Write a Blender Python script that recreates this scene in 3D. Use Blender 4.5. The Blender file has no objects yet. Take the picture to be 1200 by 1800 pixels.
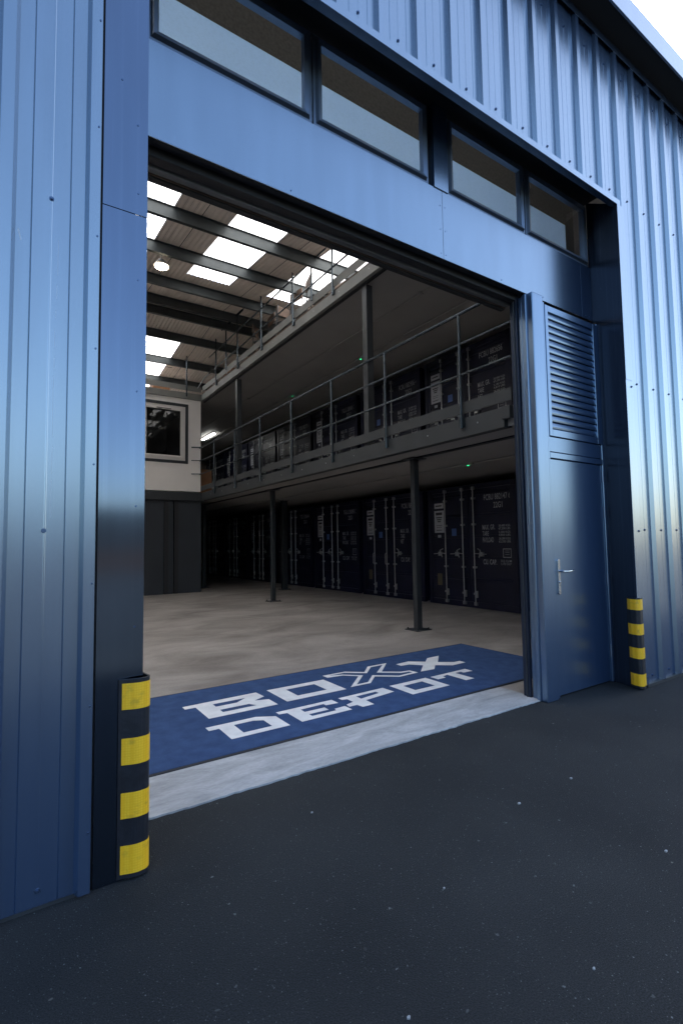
import bpy, math, random
from mathutils import Vector, Matrix
random.seed(7)
R = math.radians
scene = bpy.context.scene
COL = scene.collection

# ------------------------------------------------------------------ camera
CAMH = 1.40
yaw, pitch, roll = R(33.76), R(3.6), R(-0.8765)
fwd = Vector((math.sin(yaw)*math.cos(pitch), math.cos(yaw)*math.cos(pitch), math.sin(pitch)))
right = Vector((math.cos(yaw), -math.sin(yaw), 0))
up = right.cross(fwd)
r2 = math.cos(roll)*right + math.sin(roll)*up
u2 = -math.sin(roll)*right + math.cos(roll)*up
cam_data = bpy.data.cameras.new('camera')
cam = bpy.data.objects.new('camera', cam_data)
COL.objects.link(cam)
M = Matrix((r2, u2, -fwd)).transposed().to_4x4()
M.translation = Vector((0, 0, CAMH))
cam.matrix_world = M
cam_data.sensor_fit = 'VERTICAL'
cam_data.sensor_height = 36.0
cam_data.lens = 882.3/1800*36.0
cam_data.clip_start = 0.05
cam_data.clip_end = 500
scene.camera = cam

# ------------------------------------------------------------------ world, sun, exposure
SUN_EL, SUN_AZ = R(41), R(62)          # azimuth measured from +Y towards +X
w = bpy.data.worlds.new('World'); scene.world = w; w.use_nodes = True
nt = w.node_tree; nt.nodes.clear()
sky = nt.nodes.new('ShaderNodeTexSky'); sky.sky_type = 'NISHITA'
sky.sun_disc = False; sky.sun_elevation = SUN_EL; sky.sun_rotation = SUN_AZ
sky.air_density = 1.0; sky.dust_density = 2.0; sky.ozone_density = 1.0
bg = nt.nodes.new('ShaderNodeBackground'); bg.inputs['Strength'].default_value = 0.15
wo = nt.nodes.new('ShaderNodeOutputWorld')
nt.links.new(sky.outputs[0], bg.inputs[0]); nt.links.new(bg.outputs[0], wo.inputs[0])
sd = bpy.data.lights.new('sun', 'SUN'); sd.energy = 5.0; sd.angle = R(0.5); sd.color = (1.0, 0.93, 0.82)
sun = bpy.data.objects.new('sun', sd); COL.objects.link(sun)
sdir = Vector((math.sin(SUN_AZ)*math.cos(SUN_EL), math.cos(SUN_AZ)*math.cos(SUN_EL), math.sin(SUN_EL)))
sun.rotation_euler = (-sdir).to_track_quat('-Z', 'Y').to_euler()
sun.location = sdir*40
scene.view_settings.view_transform = 'Standard'
scene.view_settings.look = 'None'
scene.view_settings.exposure = 1.62
scene.view_settings.gamma = 1
scene.view_settings.use_curve_mapping = False
scene.cycles.use_denoising = True
scene.cycles.max_bounces = 10
scene.cycles.diffuse_bounces = 6
scene.cycles.glossy_bounces = 5
scene.cycles.transparent_max_bounces = 8
scene.cycles.sample_clamp_indirect = 6
scene.cycles.caustics_reflective = False
scene.cycles.caustics_refractive = False

# ------------------------------------------------------------------ materials
def nodes(name):
    m = bpy.data.materials.new(name); m.use_nodes = True
    t = m.node_tree; b = t.nodes['Principled BSDF']
    return m, t, b

def mat(name, col, rough=0.5, metal=0.0, var=0.12, vscale=6.0, bump=0.0, bscale=60.0, coat=0.0, spec=0.5, rvar=0.0, stretch=(1, 1, 1)):
    m, t, b = nodes(name)
    b.inputs['Roughness'].default_value = rough
    b.inputs['Metallic'].default_value = metal
    b.inputs['Specular IOR Level'].default_value = spec
    b.inputs['Coat Weight'].default_value = coat
    b.inputs['Coat Roughness'].default_value = 0.12
    tc = t.nodes.new('ShaderNodeTexCoord'); mp = t.nodes.new('ShaderNodeMapping')
    mp.inputs['Scale'].default_value = stretch
    t.links.new(tc.outputs['Object'], mp.inputs[0])
    n = t.nodes.new('ShaderNodeTexNoise'); n.inputs['Scale'].default_value = vscale; n.inputs['Detail'].default_value = 6
    t.links.new(mp.outputs[0], n.inputs['Vector'])
    rp = t.nodes.new('ShaderNodeValToRGB')
    rp.color_ramp.elements[0].position = 0.3; rp.color_ramp.elements[1].position = 0.7
    rp.color_ramp.elements[0].color = (*[c*(1-var) for c in col], 1)
    rp.color_ramp.elements[1].color = (*[min(1, c*(1+var)) for c in col], 1)
    t.links.new(n.outputs['Fac'], rp.inputs[0]); t.links.new(rp.outputs[0], b.inputs['Base Color'])
    if rvar:
        mr = t.nodes.new('ShaderNodeMapRange')
        mr.inputs['To Min'].default_value = max(0.03, rough-rvar); mr.inputs['To Max'].default_value = rough+rvar
        mr.inputs['From Min'].default_value = 0.3; mr.inputs['From Max'].default_value = 0.7
        t.links.new(n.outputs['Fac'], mr.inputs['Value']); t.links.new(mr.outputs[0], b.inputs['Roughness'])
    if bump:
        n2 = t.nodes.new('ShaderNodeTexNoise'); n2.inputs['Scale'].default_value = bscale; n2.inputs['Detail'].default_value = 4
        t.links.new(mp.outputs[0], n2.inputs['Vector'])
        bp = t.nodes.new('ShaderNodeBump'); bp.inputs['Strength'].default_value = bump; bp.inputs['Distance'].default_value = 0.01
        t.links.new(n2.outputs['Fac'], bp.inputs['Height']); t.links.new(bp.outputs[0], b.inputs['Normal'])
    return m

def scuffed(name, col, rough, metal, scuff=(0.45, 0.55, 0.7), amount=0.80, coat=0.0, grain=0.02, under=None, uf=0.3):
    """painted sheet metal: faint rolling grain, small scratches and dust streaks"""
    m, t, b = nodes(name)
    b.inputs['Metallic'].default_value = metal
    b.inputs['Coat Weight'].default_value = coat; b.inputs['Coat Roughness'].default_value = rough*0.9; b.inputs['Coat IOR'].default_value = 1.6
    tc = t.nodes.new('ShaderNodeTexCoord')
    mp = t.nodes.new('ShaderNodeMapping'); mp.inputs['Scale'].default_value = (9, 9, 1.2)
    t.links.new(tc.outputs['Object'], mp.inputs[0])
    n = t.nodes.new('ShaderNodeTexNoise'); n.inputs['Scale'].default_value = 1.0; n.inputs['Detail'].default_value = 8
    t.links.new(mp.outputs[0], n.inputs['Vector'])
    rp = t.nodes.new('ShaderNodeValToRGB')
    rp.color_ramp.elements[0].position = 0.35; rp.color_ramp.elements[1].position = 0.7
    rp.color_ramp.elements[0].color = (*[c*0.96 for c in col], 1); rp.color_ramp.elements[1].color = (*[c*1.05 for c in col], 1)
    t.links.new(n.outputs['Fac'], rp.inputs[0])
    # scratches / spots
    s = t.nodes.new('ShaderNodeTexNoise'); s.inputs['Scale'].default_value = 38; s.inputs['Detail'].default_value = 3
    mp2 = t.nodes.new('ShaderNodeMapping'); mp2.inputs['Scale'].default_value = (1, 1, 0.35)
    t.links.new(tc.outputs['Object'], mp2.inputs[0]); t.links.new(mp2.outputs[0], s.inputs['Vector'])
    st = t.nodes.new('ShaderNodeMapRange'); st.inputs['From Min'].default_value = amount; st.inputs['From Max'].default_value = amount+0.04
    t.links.new(s.outputs['Fac'], st.inputs['Value'])
    # rain and dust runs, long and thin, down the sheet
    mp3 = t.nodes.new('ShaderNodeMapping'); mp3.inputs['Scale'].default_value = (45, 45, 0.8)
    t.links.new(tc.outputs['Object'], mp3.inputs[0])
    s3 = t.nodes.new('ShaderNodeTexNoise'); s3.inputs['Scale'].default_value = 1.0; s3.inputs['Detail'].default_value = 2
    t.links.new(mp3.outputs[0], s3.inputs['Vector'])
    st3 = t.nodes.new('ShaderNodeMapRange'); st3.inputs['From Min'].default_value = 0.55; st3.inputs['From Max'].default_value = 0.8
    st3.inputs['To Max'].default_value = 0.05
    t.links.new(s3.outputs['Fac'], st3.inputs['Value'])
    mxs = t.nodes.new('ShaderNodeMath'); mxs.operation = 'MAXIMUM'
    sm = t.nodes.new('ShaderNodeMath'); sm.operation = 'MULTIPLY'; sm.inputs[1].default_value = 0.15
    t.links.new(st.outputs[0], sm.inputs[0]); t.links.new(sm.outputs[0], mxs.inputs[0]); t.links.new(st3.outputs[0], mxs.inputs[1])
    mx = t.nodes.new('ShaderNodeMix'); mx.data_type = 'RGBA'
    t.links.new(mxs.outputs[0], mx.inputs[0]); t.links.new(rp.outputs[0], mx.inputs[6]); mx.inputs[7].default_value = (*scuff, 1)
    t.links.new(mx.outputs[2], b.inputs['Base Color'])
    mr = t.nodes.new('ShaderNodeMapRange'); mr.inputs['To Min'].default_value = rough-0.015; mr.inputs['To Max'].default_value = rough+0.03
    t.links.new(n.outputs['Fac'], mr.inputs['Value']); t.links.new(mr.outputs[0], b.inputs['Roughness'])
    bp = t.nodes.new('ShaderNodeBump'); bp.inputs['Strength'].default_value = grain*8; bp.inputs['Distance'].default_value = 0.004
    nb = t.nodes.new('ShaderNodeTexNoise'); nb.inputs['Scale'].default_value = 3.0; nb.inputs['Detail'].default_value = 5
    t.links.new(mp2.outputs[0], nb.inputs['Vector']); t.links.new(nb.outputs['Fac'], bp.inputs['Height']); t.links.new(bp.outputs[0], b.inputs['Normal'])
    if under:      # pigment of the paint under the metallic flake
        d = t.nodes.new('ShaderNodeBsdfDiffuse'); mu = t.nodes.new('ShaderNodeMix'); mu.data_type = 'RGBA'
        mu.inputs[6].default_value = (*under, 1); mu.inputs[7].default_value = (*scuff, 1)
        t.links.new(mxs.outputs[0], mu.inputs[0]); t.links.new(mu.outputs[2], d.inputs[0])
        ms = t.nodes.new('ShaderNodeMixShader'); ms.inputs[0].default_value = uf
        t.links.new(b.outputs[0], ms.inputs[1]); t.links.new(d.outputs[0], ms.inputs[2])
        t.links.new(ms.outputs[0], t.nodes['Material Output'].inputs[0])
    return m

MAT = {}
MAT['clad'] = scuffed('blue_clad_paint', (0.37, 0.46, 0.52), 0.25, 1.0, coat=0.9, grain=0.0015, under=(0.04, 0.088, 0.215), uf=0.3)
MAT['panel'] = scuffed('blue_panel_paint', (0.27, 0.355, 0.43), 0.24, 1.0, coat=0.8, grain=0.002, under=(0.035, 0.075, 0.18), uf=0.2, amount=0.72)
MAT['column'] = scuffed('dark_column_paint', (0.115, 0.165, 0.245), 0.10, 1.0, coat=0.8, grain=0.002, amount=0.74)
MAT['reveal'] = scuffed('dark_reveal_paint', (0.022, 0.032, 0.055), 0.3, 0.5, amount=0.74)
MAT['door'] = scuffed('door_paint', (0.27, 0.38, 0.50), 0.28, 1.0, amount=0.80, coat=0.8, under=(0.03, 0.07, 0.17), uf=0.35, grain=0.0)
MAT['frame'] = mat('window_frame_grey', (0.15, 0.20, 0.28), 0.35, 0.6, var=0.06)
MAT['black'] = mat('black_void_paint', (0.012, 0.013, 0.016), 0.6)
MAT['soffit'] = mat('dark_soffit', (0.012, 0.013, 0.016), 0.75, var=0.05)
MAT['galv'] = mat('galvanised_steel', (0.42, 0.44, 0.45), 0.38, 0.9, var=0.1, vscale=20)
MAT['railsteel'] = mat('railing_steel', (0.085, 0.105, 0.12), 0.26, 0.6, var=0.1, vscale=9)
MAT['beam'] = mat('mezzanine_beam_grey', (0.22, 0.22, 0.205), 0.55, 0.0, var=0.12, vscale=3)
MAT['beam_shaded'] = mat('shaded_beam_grey', (0.033, 0.038, 0.042), 0.5, 0.0, var=0.12, vscale=3)  # darker copy of the beam grey, shade on the lower level painted in
MAT['steel'] = mat('painted_steel_dark', (0.035, 0.04, 0.045), 0.4, 0.2, var=0.15)
MAT['purlin'] = mat('purlin_grey', (0.06, 0.07, 0.073), 0.45, 0.3, var=0.15, vscale=4)
MAT['roof'] = mat('roof_lining_sheet', (0.82, 0.73, 0.66), 0.6, 0.0, var=0.06, vscale=3)
MAT['ceiling'] = mat('mezzanine_soffit_board', (0.33, 0.32, 0.31), 0.7, 0.0, var=0.07, vscale=1.2)
MAT['wall_in'] = mat('interior_wall_grey', (0.026, 0.032, 0.042), 0.7, 0.0, var=0.12, vscale=1.5)
MAT['liner'] = mat('wall_liner_panel', (0.55, 0.53, 0.51), 0.6, 0.0, var=0.05, vscale=1.5)
MAT['office'] = mat('office_wall_white', (0.90, 0.86, 0.82), 0.6, 0.0, var=0.03, vscale=2)
MAT['pvc'] = mat('white_pvc', (0.72, 0.68, 0.65), 0.35, 0.0, var=0.02)
MAT['trim'] = mat('dark_trim', (0.03, 0.035, 0.04), 0.5)
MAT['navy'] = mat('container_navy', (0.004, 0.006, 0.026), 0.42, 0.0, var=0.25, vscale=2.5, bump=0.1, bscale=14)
MAT['stencil'] = mat('stencil_white', (0.40, 0.42, 0.44), 0.6, var=0.2, vscale=30)
MAT['paper'] = mat('paper_notice', (0.45, 0.47, 0.52), 0.5, var=0.05, vscale=8)
MAT['ink'] = mat('notice_ink', (0.05, 0.05, 0.06), 0.6)
MAT['plateblue'] = mat('blue_plate', (0.08, 0.16, 0.42), 0.4)
MAT['platebrown'] = mat('brass_plate', (0.14, 0.12, 0.07), 0.5)
MAT['rubber'] = mat('guard_rubber', (0.012, 0.014, 0.02), 0.45, var=0.3, vscale=18, bump=0.15, bscale=50)
MAT['lining'] = mat('white_lining_board', (0.82, 0.83, 0.85), 0.5, var=0.05, vscale=3)
MAT['card'] = mat('cardboard', (0.30, 0.15, 0.075), 0.8, var=0.12, vscale=5)
MAT['wood'] = mat('reclaimed_wood', (0.13, 0.085, 0.06), 0.7, var=0.3, vscale=7)
MAT['chrome'] = mat('satin_handle', (0.62, 0.66, 0.70), 0.22, 1.0, var=0.08, vscale=30)
MAT['screw'] = mat('screw_head', (0.10, 0.15, 0.25), 0.3, 0.8)
MAT['scratch'] = mat('bare_metal_scratch', (0.5, 0.58, 0.66), 0.5, 0.3)
MAT['shutter'] = mat('shutter_bar_grey', (0.14, 0.15, 0.16), 0.45, 0.4, var=0.2, vscale=5, stretch=(0.5, 4, 4))
MAT['edging'] = mat('mat_rubber_edge', (0.02, 0.022, 0.028), 0.7)
MAT['lamp_body'] = mat('lamp_body_grey', (0.35, 0.35, 0.34), 0.4, 0.5)
MAT['brick'] = mat('far_brick', (0.05, 0.03, 0.025), 0.8, var=0.2)

def tyellow():
    m, t, b = nodes('reflective_yellow')
    tc = t.nodes.new('ShaderNodeTexCoord'); v = t.nodes.new('ShaderNodeTexVoronoi'); v.inputs['Scale'].default_value = 95
    v.inputs['Randomness'].default_value = 0.12
    t.links.new(tc.outputs['Object'], v.inputs['Vector'])
    rp = t.nodes.new('ShaderNodeValToRGB')
    rp.color_ramp.elements[0].color = (1.0, 0.62, 0.04, 1); rp.color_ramp.elements[1].color = (0.88, 0.47, 0.015, 1)
    rp.color_ramp.elements[0].position = 0.1; rp.color_ramp.elements[1].position = 0.75
    t.links.new(v.outputs['Distance'], rp.inputs[0])
    n = t.nodes.new('ShaderNodeTexNoise'); n.inputs['Scale'].default_value = 22; n.inputs['Detail'].default_value = 5
    t.links.new(tc.outputs['Object'], n.inputs['Vector'])
    mr = t.nodes.new('ShaderNodeMapRange'); mr.inputs['From Min'].default_value = 0.56; mr.inputs['From Max'].default_value = 0.74; mr.inputs['To Max'].default_value = 0.45
    t.links.new(n.outputs['Fac'], mr.inputs['Value'])
    mx = t.nodes.new('ShaderNodeMix'); mx.data_type = 'RGBA'; mx.inputs[7].default_value = (0.25, 0.16, 0.04, 1)
    t.links.new(mr.outputs[0], mx.inputs[0]); t.links.new(rp.outputs[0], mx.inputs[6]); t.links.new(mx.outputs[2], b.inputs['Base Color'])
    b.inputs['Roughness'].default_value = 0.35
    bp = t.nodes.new('ShaderNodeBump'); bp.inputs['Strength'].default_value = 0.5; bp.inputs['Distance'].default_value = 0.002
    t.links.new(v.outputs['Distance'], bp.inputs['Height']); t.links.new(bp.outputs[0], b.inputs['Normal'])
    return m
MAT['yellow'] = tyellow()

def asphalt():
    m, t, b = nodes('asphalt')
    tc = t.nodes.new('ShaderNodeTexCoord')
    def noise(sc, det=5, rough=0.55):
        n = t.nodes.new('ShaderNodeTexNoise'); n.inputs['Scale'].default_value = sc; n.inputs['Detail'].default_value = det
        n.inputs['Roughness'].default_value = rough
        t.links.new(tc.outputs['Object'], n.inputs['Vector']); return n
    n1 = noise(1.1, 6); n2 = noise(190, 2)
    rp = t.nodes.new('ShaderNodeValToRGB')
    rp.color_ramp.elements[0].position = 0.3; rp.color_ramp.elements[1].position = 0.72
    rp.color_ramp.elements[0].color = (0.015, 0.018, 0.0205, 1); rp.color_ramp.elements[1].color = (0.031, 0.035, 0.037, 1)
    t.links.new(n1.outputs['Fac'], rp.inputs[0])
    gr = t.nodes.new('ShaderNodeMapRange'); gr.inputs['From Min'].default_value = 0.3; gr.inputs['From Max'].default_value = 0.75
    gr.inputs['To Min'].default_value = 0.55; gr.inputs['To Max'].default_value = 1.7
    t.links.new(n2.outputs['Fac'], gr.inputs['Value'])
    vm = t.nodes.new('ShaderNodeVectorMath'); vm.operation = 'SCALE'
    t.links.new(rp.outputs[0], vm.inputs[0]); t.links.new(gr.outputs[0], vm.inputs['Scale'])
    # pale stone chips at two sizes
    last = vm.outputs[0]
    for sc, thr, rnd, colr in ((150, 0.2, 0.90, (0.13, 0.145, 0.15, 1)), (70, 0.14, 0.95, (0.20, 0.22, 0.23, 1)), (26, 0.11, 0.96, (0.17, 0.185, 0.19, 1)), (11, 0.06, 0.965, (0.26, 0.25, 0.23, 1))):
        v = t.nodes.new('ShaderNodeTexVoronoi'); v.inputs['Scale'].default_value = sc
        dn = noise(sc*1.7, 2)
        add = t.nodes.new('ShaderNodeVectorMath'); add.operation = 'MULTIPLY_ADD'
        t.links.new(dn.outputs['Color'], add.inputs[0]); add.inputs[1].default_value = (0.6/sc,)*3
        t.links.new(tc.outputs['Object'], add.inputs[2]); t.links.new(add.outputs[0], v.inputs['Vector'])
        lt = t.nodes.new('ShaderNodeMapRange'); lt.inputs['From Min'].default_value = thr; lt.inputs['From Max'].default_value = thr*1.5
        lt.inputs['To Min'].default_value = 1; lt.inputs['To Max'].default_value = 0
        t.links.new(v.outputs['Distance'], lt.inputs['Value'])
        sx = t.nodes.new('ShaderNodeSeparateColor'); t.links.new(v.outputs['Color'], sx.inputs[0])
        gt = t.nodes.new('ShaderNodeMapRange'); gt.inputs['From Min'].default_value = rnd-0.03; gt.inputs['From Max'].default_value = rnd+0.04
        gt.inputs['To Max'].default_value = 0.8
        t.links.new(sx.outputs[0], gt.inputs['Value'])
        ml = t.nodes.new('ShaderNodeMath'); ml.operation = 'MULTIPLY'; t.links.new(lt.outputs[0], ml.inputs[0]); t.links.new(gt.outputs[0], ml.inputs[1])
        mx = t.nodes.new('ShaderNodeMix'); mx.data_type = 'RGBA'
        t.links.new(ml.outputs[0], mx.inputs[0]); t.links.new(last, mx.inputs[6]); mx.inputs[7].default_value = colr
        last = mx.outputs[2]
    t.links.new(last, b.inputs['Base Color'])
    mr = t.nodes.new('ShaderNodeMapRange'); mr.inputs['To Min'].default_value = 0.75; mr.inputs['To Max'].default_value = 0.92
    t.links.new(n1.outputs['Fac'], mr.inputs['Value']); t.links.new(mr.outputs[0], b.inputs['Roughness'])
    b.inputs['Specular IOR Level'].default_value = 0.25
    bp = t.nodes.new('ShaderNodeBump'); bp.inputs['Strength'].default_value = 0.6; bp.inputs['Distance'].default_value = 0.006
    t.links.new(n2.outputs['Fac'], bp.inputs['Height']); t.links.new(bp.outputs[0], b.inputs['Normal'])
    return m
MAT['asphalt'] = asphalt()

def concrete(name, c0, c1, c2, rough, scale=0.9, stretch=(1, 1, 1), stain=0.5):
    m, t, b = nodes(name)
    tc = t.nodes.new('ShaderNodeTexCoord'); mp = t.nodes.new('ShaderNodeMapping'); mp.inputs['Scale'].default_value = stretch
    t.links.new(tc.outputs['Object'], mp.inputs[0])
    n = t.nodes.new('ShaderNodeTexNoise'); n.inputs['Scale'].default_value = scale; n.inputs['Detail'].default_value = 9; n.inputs['Roughness'].default_value = 0.62
    n.inputs['Distortion'].default_value = 0.6
    t.links.new(mp.outputs[0], n.inputs['Vector'])
    rp = t.nodes.new('ShaderNodeValToRGB')
    e = rp.color_ramp.elements; e[0].position = 0.28; e[0].color = (*c0, 1); e[1].position = 0.75; e[1].color = (*c2, 1)
    k = e.new(0.5); k.color = (*c1, 1)
    t.links.new(n.outputs['Fac'], rp.inputs[0])
    n2 = t.nodes.new('ShaderNodeTexNoise'); n2.inputs['Scale'].default_value = 55; n2.inputs['Detail'].default_value = 4
    t.links.new(mp.outputs[0], n2.inputs['Vector'])
    mr = t.nodes.new('ShaderNodeMapRange'); mr.inputs['From Min'].default_value = 0.3; mr.inputs['From Max'].default_value = 0.7
    mr.inputs['To Min'].default_value = 0.88; mr.inputs['To Max'].default_value = 1.1
    t.links.new(n2.outputs['Fac'], mr.inputs['Value'])
    vm = t.nodes.new('ShaderNodeVectorMath'); vm.operation = 'SCALE'; t.links.new(rp.outputs[0], vm.inputs[0]); t.links.new(mr.outputs[0], vm.inputs['Scale'])
    t.links.new(vm.outputs[0], b.inputs['Base Color'])
    r3 = t.nodes.new('ShaderNodeMapRange'); r3.inputs['To Min'].default_value = rough+0.12; r3.inputs['To Max'].default_value = rough-0.1
    t.links.new(n.outputs['Fac'], r3.inputs['Value']); t.links.new(r3.outputs[0], b.inputs['Roughness'])
    bp = t.nodes.new('ShaderNodeBump'); bp.inputs['Strength'].default_value = 0.15; bp.inputs['Distance'].default_value = 0.004
    t.links.new(n2.outputs['Fac'], bp.inputs['Height']); t.links.new(bp.outputs[0], b.inputs['Normal'])
    return m
MAT['floor'] = concrete('polished_concrete', (0.18, 0.16, 0.145), (0.34, 0.312, 0.287), (0.50, 0.47, 0.44), 0.42, 0.8, (1, 1.6, 1))
MAT['apron'] = concrete('threshold_concrete', (0.26, 0.275, 0.29), (0.40, 0.42, 0.44), (0.58, 0.60, 0.62), 0.7, 2.6, (0.7, 2.2, 1))

def carpet(name, c0, c1, sc=260):
    m, t, b = nodes(name)
    tc = t.nodes.new('ShaderNodeTexCoord')
    n = t.nodes.new('ShaderNodeTexNoise'); n.inputs['Scale'].default_value = sc; n.inputs['Detail'].default_value = 2
    n0 = t.nodes.new('ShaderNodeTexNoise'); n0.inputs['Scale'].default_value = 9; n0.inputs['Detail'].default_value = 5
    for q in (n, n0): t.links.new(tc.outputs['Object'], q.inputs['Vector'])
    ad = t.nodes.new('ShaderNodeMath'); ad.operation = 'MULTIPLY_ADD'; ad.inputs[1].default_value = 0.5
    t.links.new(n0.outputs['Fac'], ad.inputs[0]); 
    h = t.nodes.new('ShaderNodeMath'); h.operation = 'MULTIPLY'; h.inputs[1].default_value = 0.5; t.links.new(n.outputs['Fac'], h.inputs[0]); t.links.new(h.outputs[0], ad.inputs[2])
    rp = t.nodes.new('ShaderNodeValToRGB'); rp.color_ramp.elements[0].position = 0.36; rp.color_ramp.elements[1].position = 0.62
    rp.color_ramp.elements[0].color = (*c0, 1); rp.color_ramp.elements[1].color = (*c1, 1)
    t.links.new(ad.outputs[0], rp.inputs[0]); t.links.new(rp.outputs[0], b.inputs['Base Color'])
    b.inputs['Roughness'].default_value = 0.95; b.inputs['Specular IOR Level'].default_value = 0.15
    bp = t.nodes.new('ShaderNodeBump'); bp.inputs['Strength'].default_value = 0.7; bp.inputs['Distance'].default_value = 0.004
    t.links.new(n.outputs['Fac'], bp.inputs['Height']); t.links.new(bp.outputs[0], b.inputs['Normal'])
    return m
MAT['matblue'] = carpet('mat_pile_blue', (0.030, 0.062, 0.155), (0.055, 0.105, 0.235))
MAT['matwhite'] = carpet('mat_pile_white', (0.70, 0.72, 0.75), (0.88, 0.90, 0.92))

def skylight_mat():
    m, t, b = nodes('rooflight_grp'); t.nodes.remove(b)
    out = t.nodes['Material Output']
    tr = t.nodes.new('ShaderNodeBsdfTranslucent'); df = t.nodes.new('ShaderNodeBsdfDiffuse')
    tc = t.nodes.new('ShaderNodeTexCoord'); n = t.nodes.new('ShaderNodeTexNoise'); n.inputs['Scale'].default_value = 3
    t.links.new(tc.outputs['Object'], n.inputs['Vector'])
    rp = t.nodes.new('ShaderNodeValToRGB'); rp.color_ramp.elements[0].color = (0.86, 0.86, 0.84, 1); rp.color_ramp.elements[1].color = (0.94, 0.93, 0.90, 1)
    t.links.new(n.outputs['Fac'], rp.inputs[0]); t.links.new(rp.outputs[0], tr.inputs[0])
    df.inputs[0].default_value = (0.8, 0.8, 0.78, 1)
    mx = t.nodes.new('ShaderNodeMixShader'); mx.inputs[0].default_value = 0.03
    t.links.new(tr.outputs[0], mx.inputs[1]); t.links.new(df.outputs[0], mx.inputs[2]); t.links.new(mx.outputs[0], out.inputs[0])
    return m
MAT['skylight'] = skylight_mat()
def sky_sheet_mat():  # sky reflection of the high windows, put into the sheet's blue colour
    m = skylight_mat(); m.name = 'sky_reflection_tint'
    for e, c in zip(m.node_tree.nodes['Color Ramp'].color_ramp.elements, ((0.42, 0.66, 1.0, 1), (0.47, 0.70, 1.0, 1))): e.color = c
    return m
def murky_mat():
    m = skylight_mat(); m.name = 'murky_sheet'; t = m.node_tree
    for e, c in zip(t.nodes['Color Ramp'].color_ramp.elements, ((0.022, 0.023, 0.023, 1), (0.10, 0.095, 0.085, 1))): e.color = c
    t.nodes['Noise Texture'].inputs['Scale'].default_value = 45; t.nodes['Noise Texture'].inputs['Detail'].default_value = 8
    return m
MAT['murky'] = murky_mat()
MAT['sheet'] = sky_sheet_mat()

def glass_mat(name, tint=(0.85, 0.88, 0.9), rough=0.03, dirt=0.1, ior=1.5, film=0.0):
    m, t, b = nodes(name); t.nodes.remove(b)
    out = t.nodes['Material Output']
    tr = t.nodes.new('ShaderNodeBsdfTransparent'); tr.inputs[0].default_value = (*tint, 1)
    gl = t.nodes.new('ShaderNodeBsdfGlossy'); gl.inputs['Roughness'].default_value = rough
    df = t.nodes.new('ShaderNodeBsdfDiffuse'); df.inputs[0].default_value = (0.5, 0.5, 0.48, 1)
    tc = t.nodes.new('ShaderNodeTexCoord'); n = t.nodes.new('ShaderNodeTexNoise'); n.inputs['Scale'].default_value = 60; n.inputs['Detail'].default_value = 6
    t.links.new(tc.outputs['Object'], n.inputs['Vector'])
    mr = t.nodes.new('ShaderNodeMapRange'); mr.inputs['From Min'].default_value = 0.45; mr.inputs['From Max'].default_value = 0.8; mr.inputs['To Max'].default_value = dirt
    t.links.new(n.outputs['Fac'], mr.inputs['Value'])
    m1 = t.nodes.new('ShaderNodeMixShader'); t.links.new(mr.outputs[0], m1.inputs[0]); t.links.new(tr.outputs[0], m1.inputs[1]); t.links.new(df.outputs[0], m1.inputs[2])
    fr = t.nodes.new('ShaderNodeFresnel'); fr.inputs['IOR'].default_value = ior
    m2 = t.nodes.new('ShaderNodeMixShader'); fa = t.nodes.new('ShaderNodeMath'); fa.operation = 'ADD'; fa.inputs[1].default_value = film; fa.use_clamp = True; t.links.new(fr.outputs[0], fa.inputs[0]); t.links.new(fa.outputs[0], m2.inputs[0]); t.links.new(m1.outputs[0], m2.inputs[1]); t.links.new(gl.outputs[0], m2.inputs[2])
    t.links.new(m2.outputs[0], out.inputs[0])
    return m
MAT['glass'] = glass_mat('clerestory_glass', (0.93, 0.95, 0.97), 0.02, dirt=0.05, film=0.03)
MAT['officeglass'] = glass_mat('office_glass', (0.25, 0.27, 0.3), 0.02, 0.03, 1.45)

def emit(name, col, s):
    m = bpy.data.materials.new(name); m.use_nodes = True; t = m.node_tree; b = t.nodes['Principled BSDF']
    b.inputs['Base Color'].default_value = (*col, 1); b.inputs['Emission Color'].default_value = (*col, 1); b.inputs['Emission Strength'].default_value = s
    return m
MAT['lit_warm'] = emit('lit_lamp_warm', (1.0, 0.86, 0.62), 14)
MAT['lit_white'] = emit('lit_tube_white', (1.0, 0.99, 0.95), 8)
MAT['lit_green'] = emit('lit_indicator_green', (0.02, 0.6, 0.18), 1.2)

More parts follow.
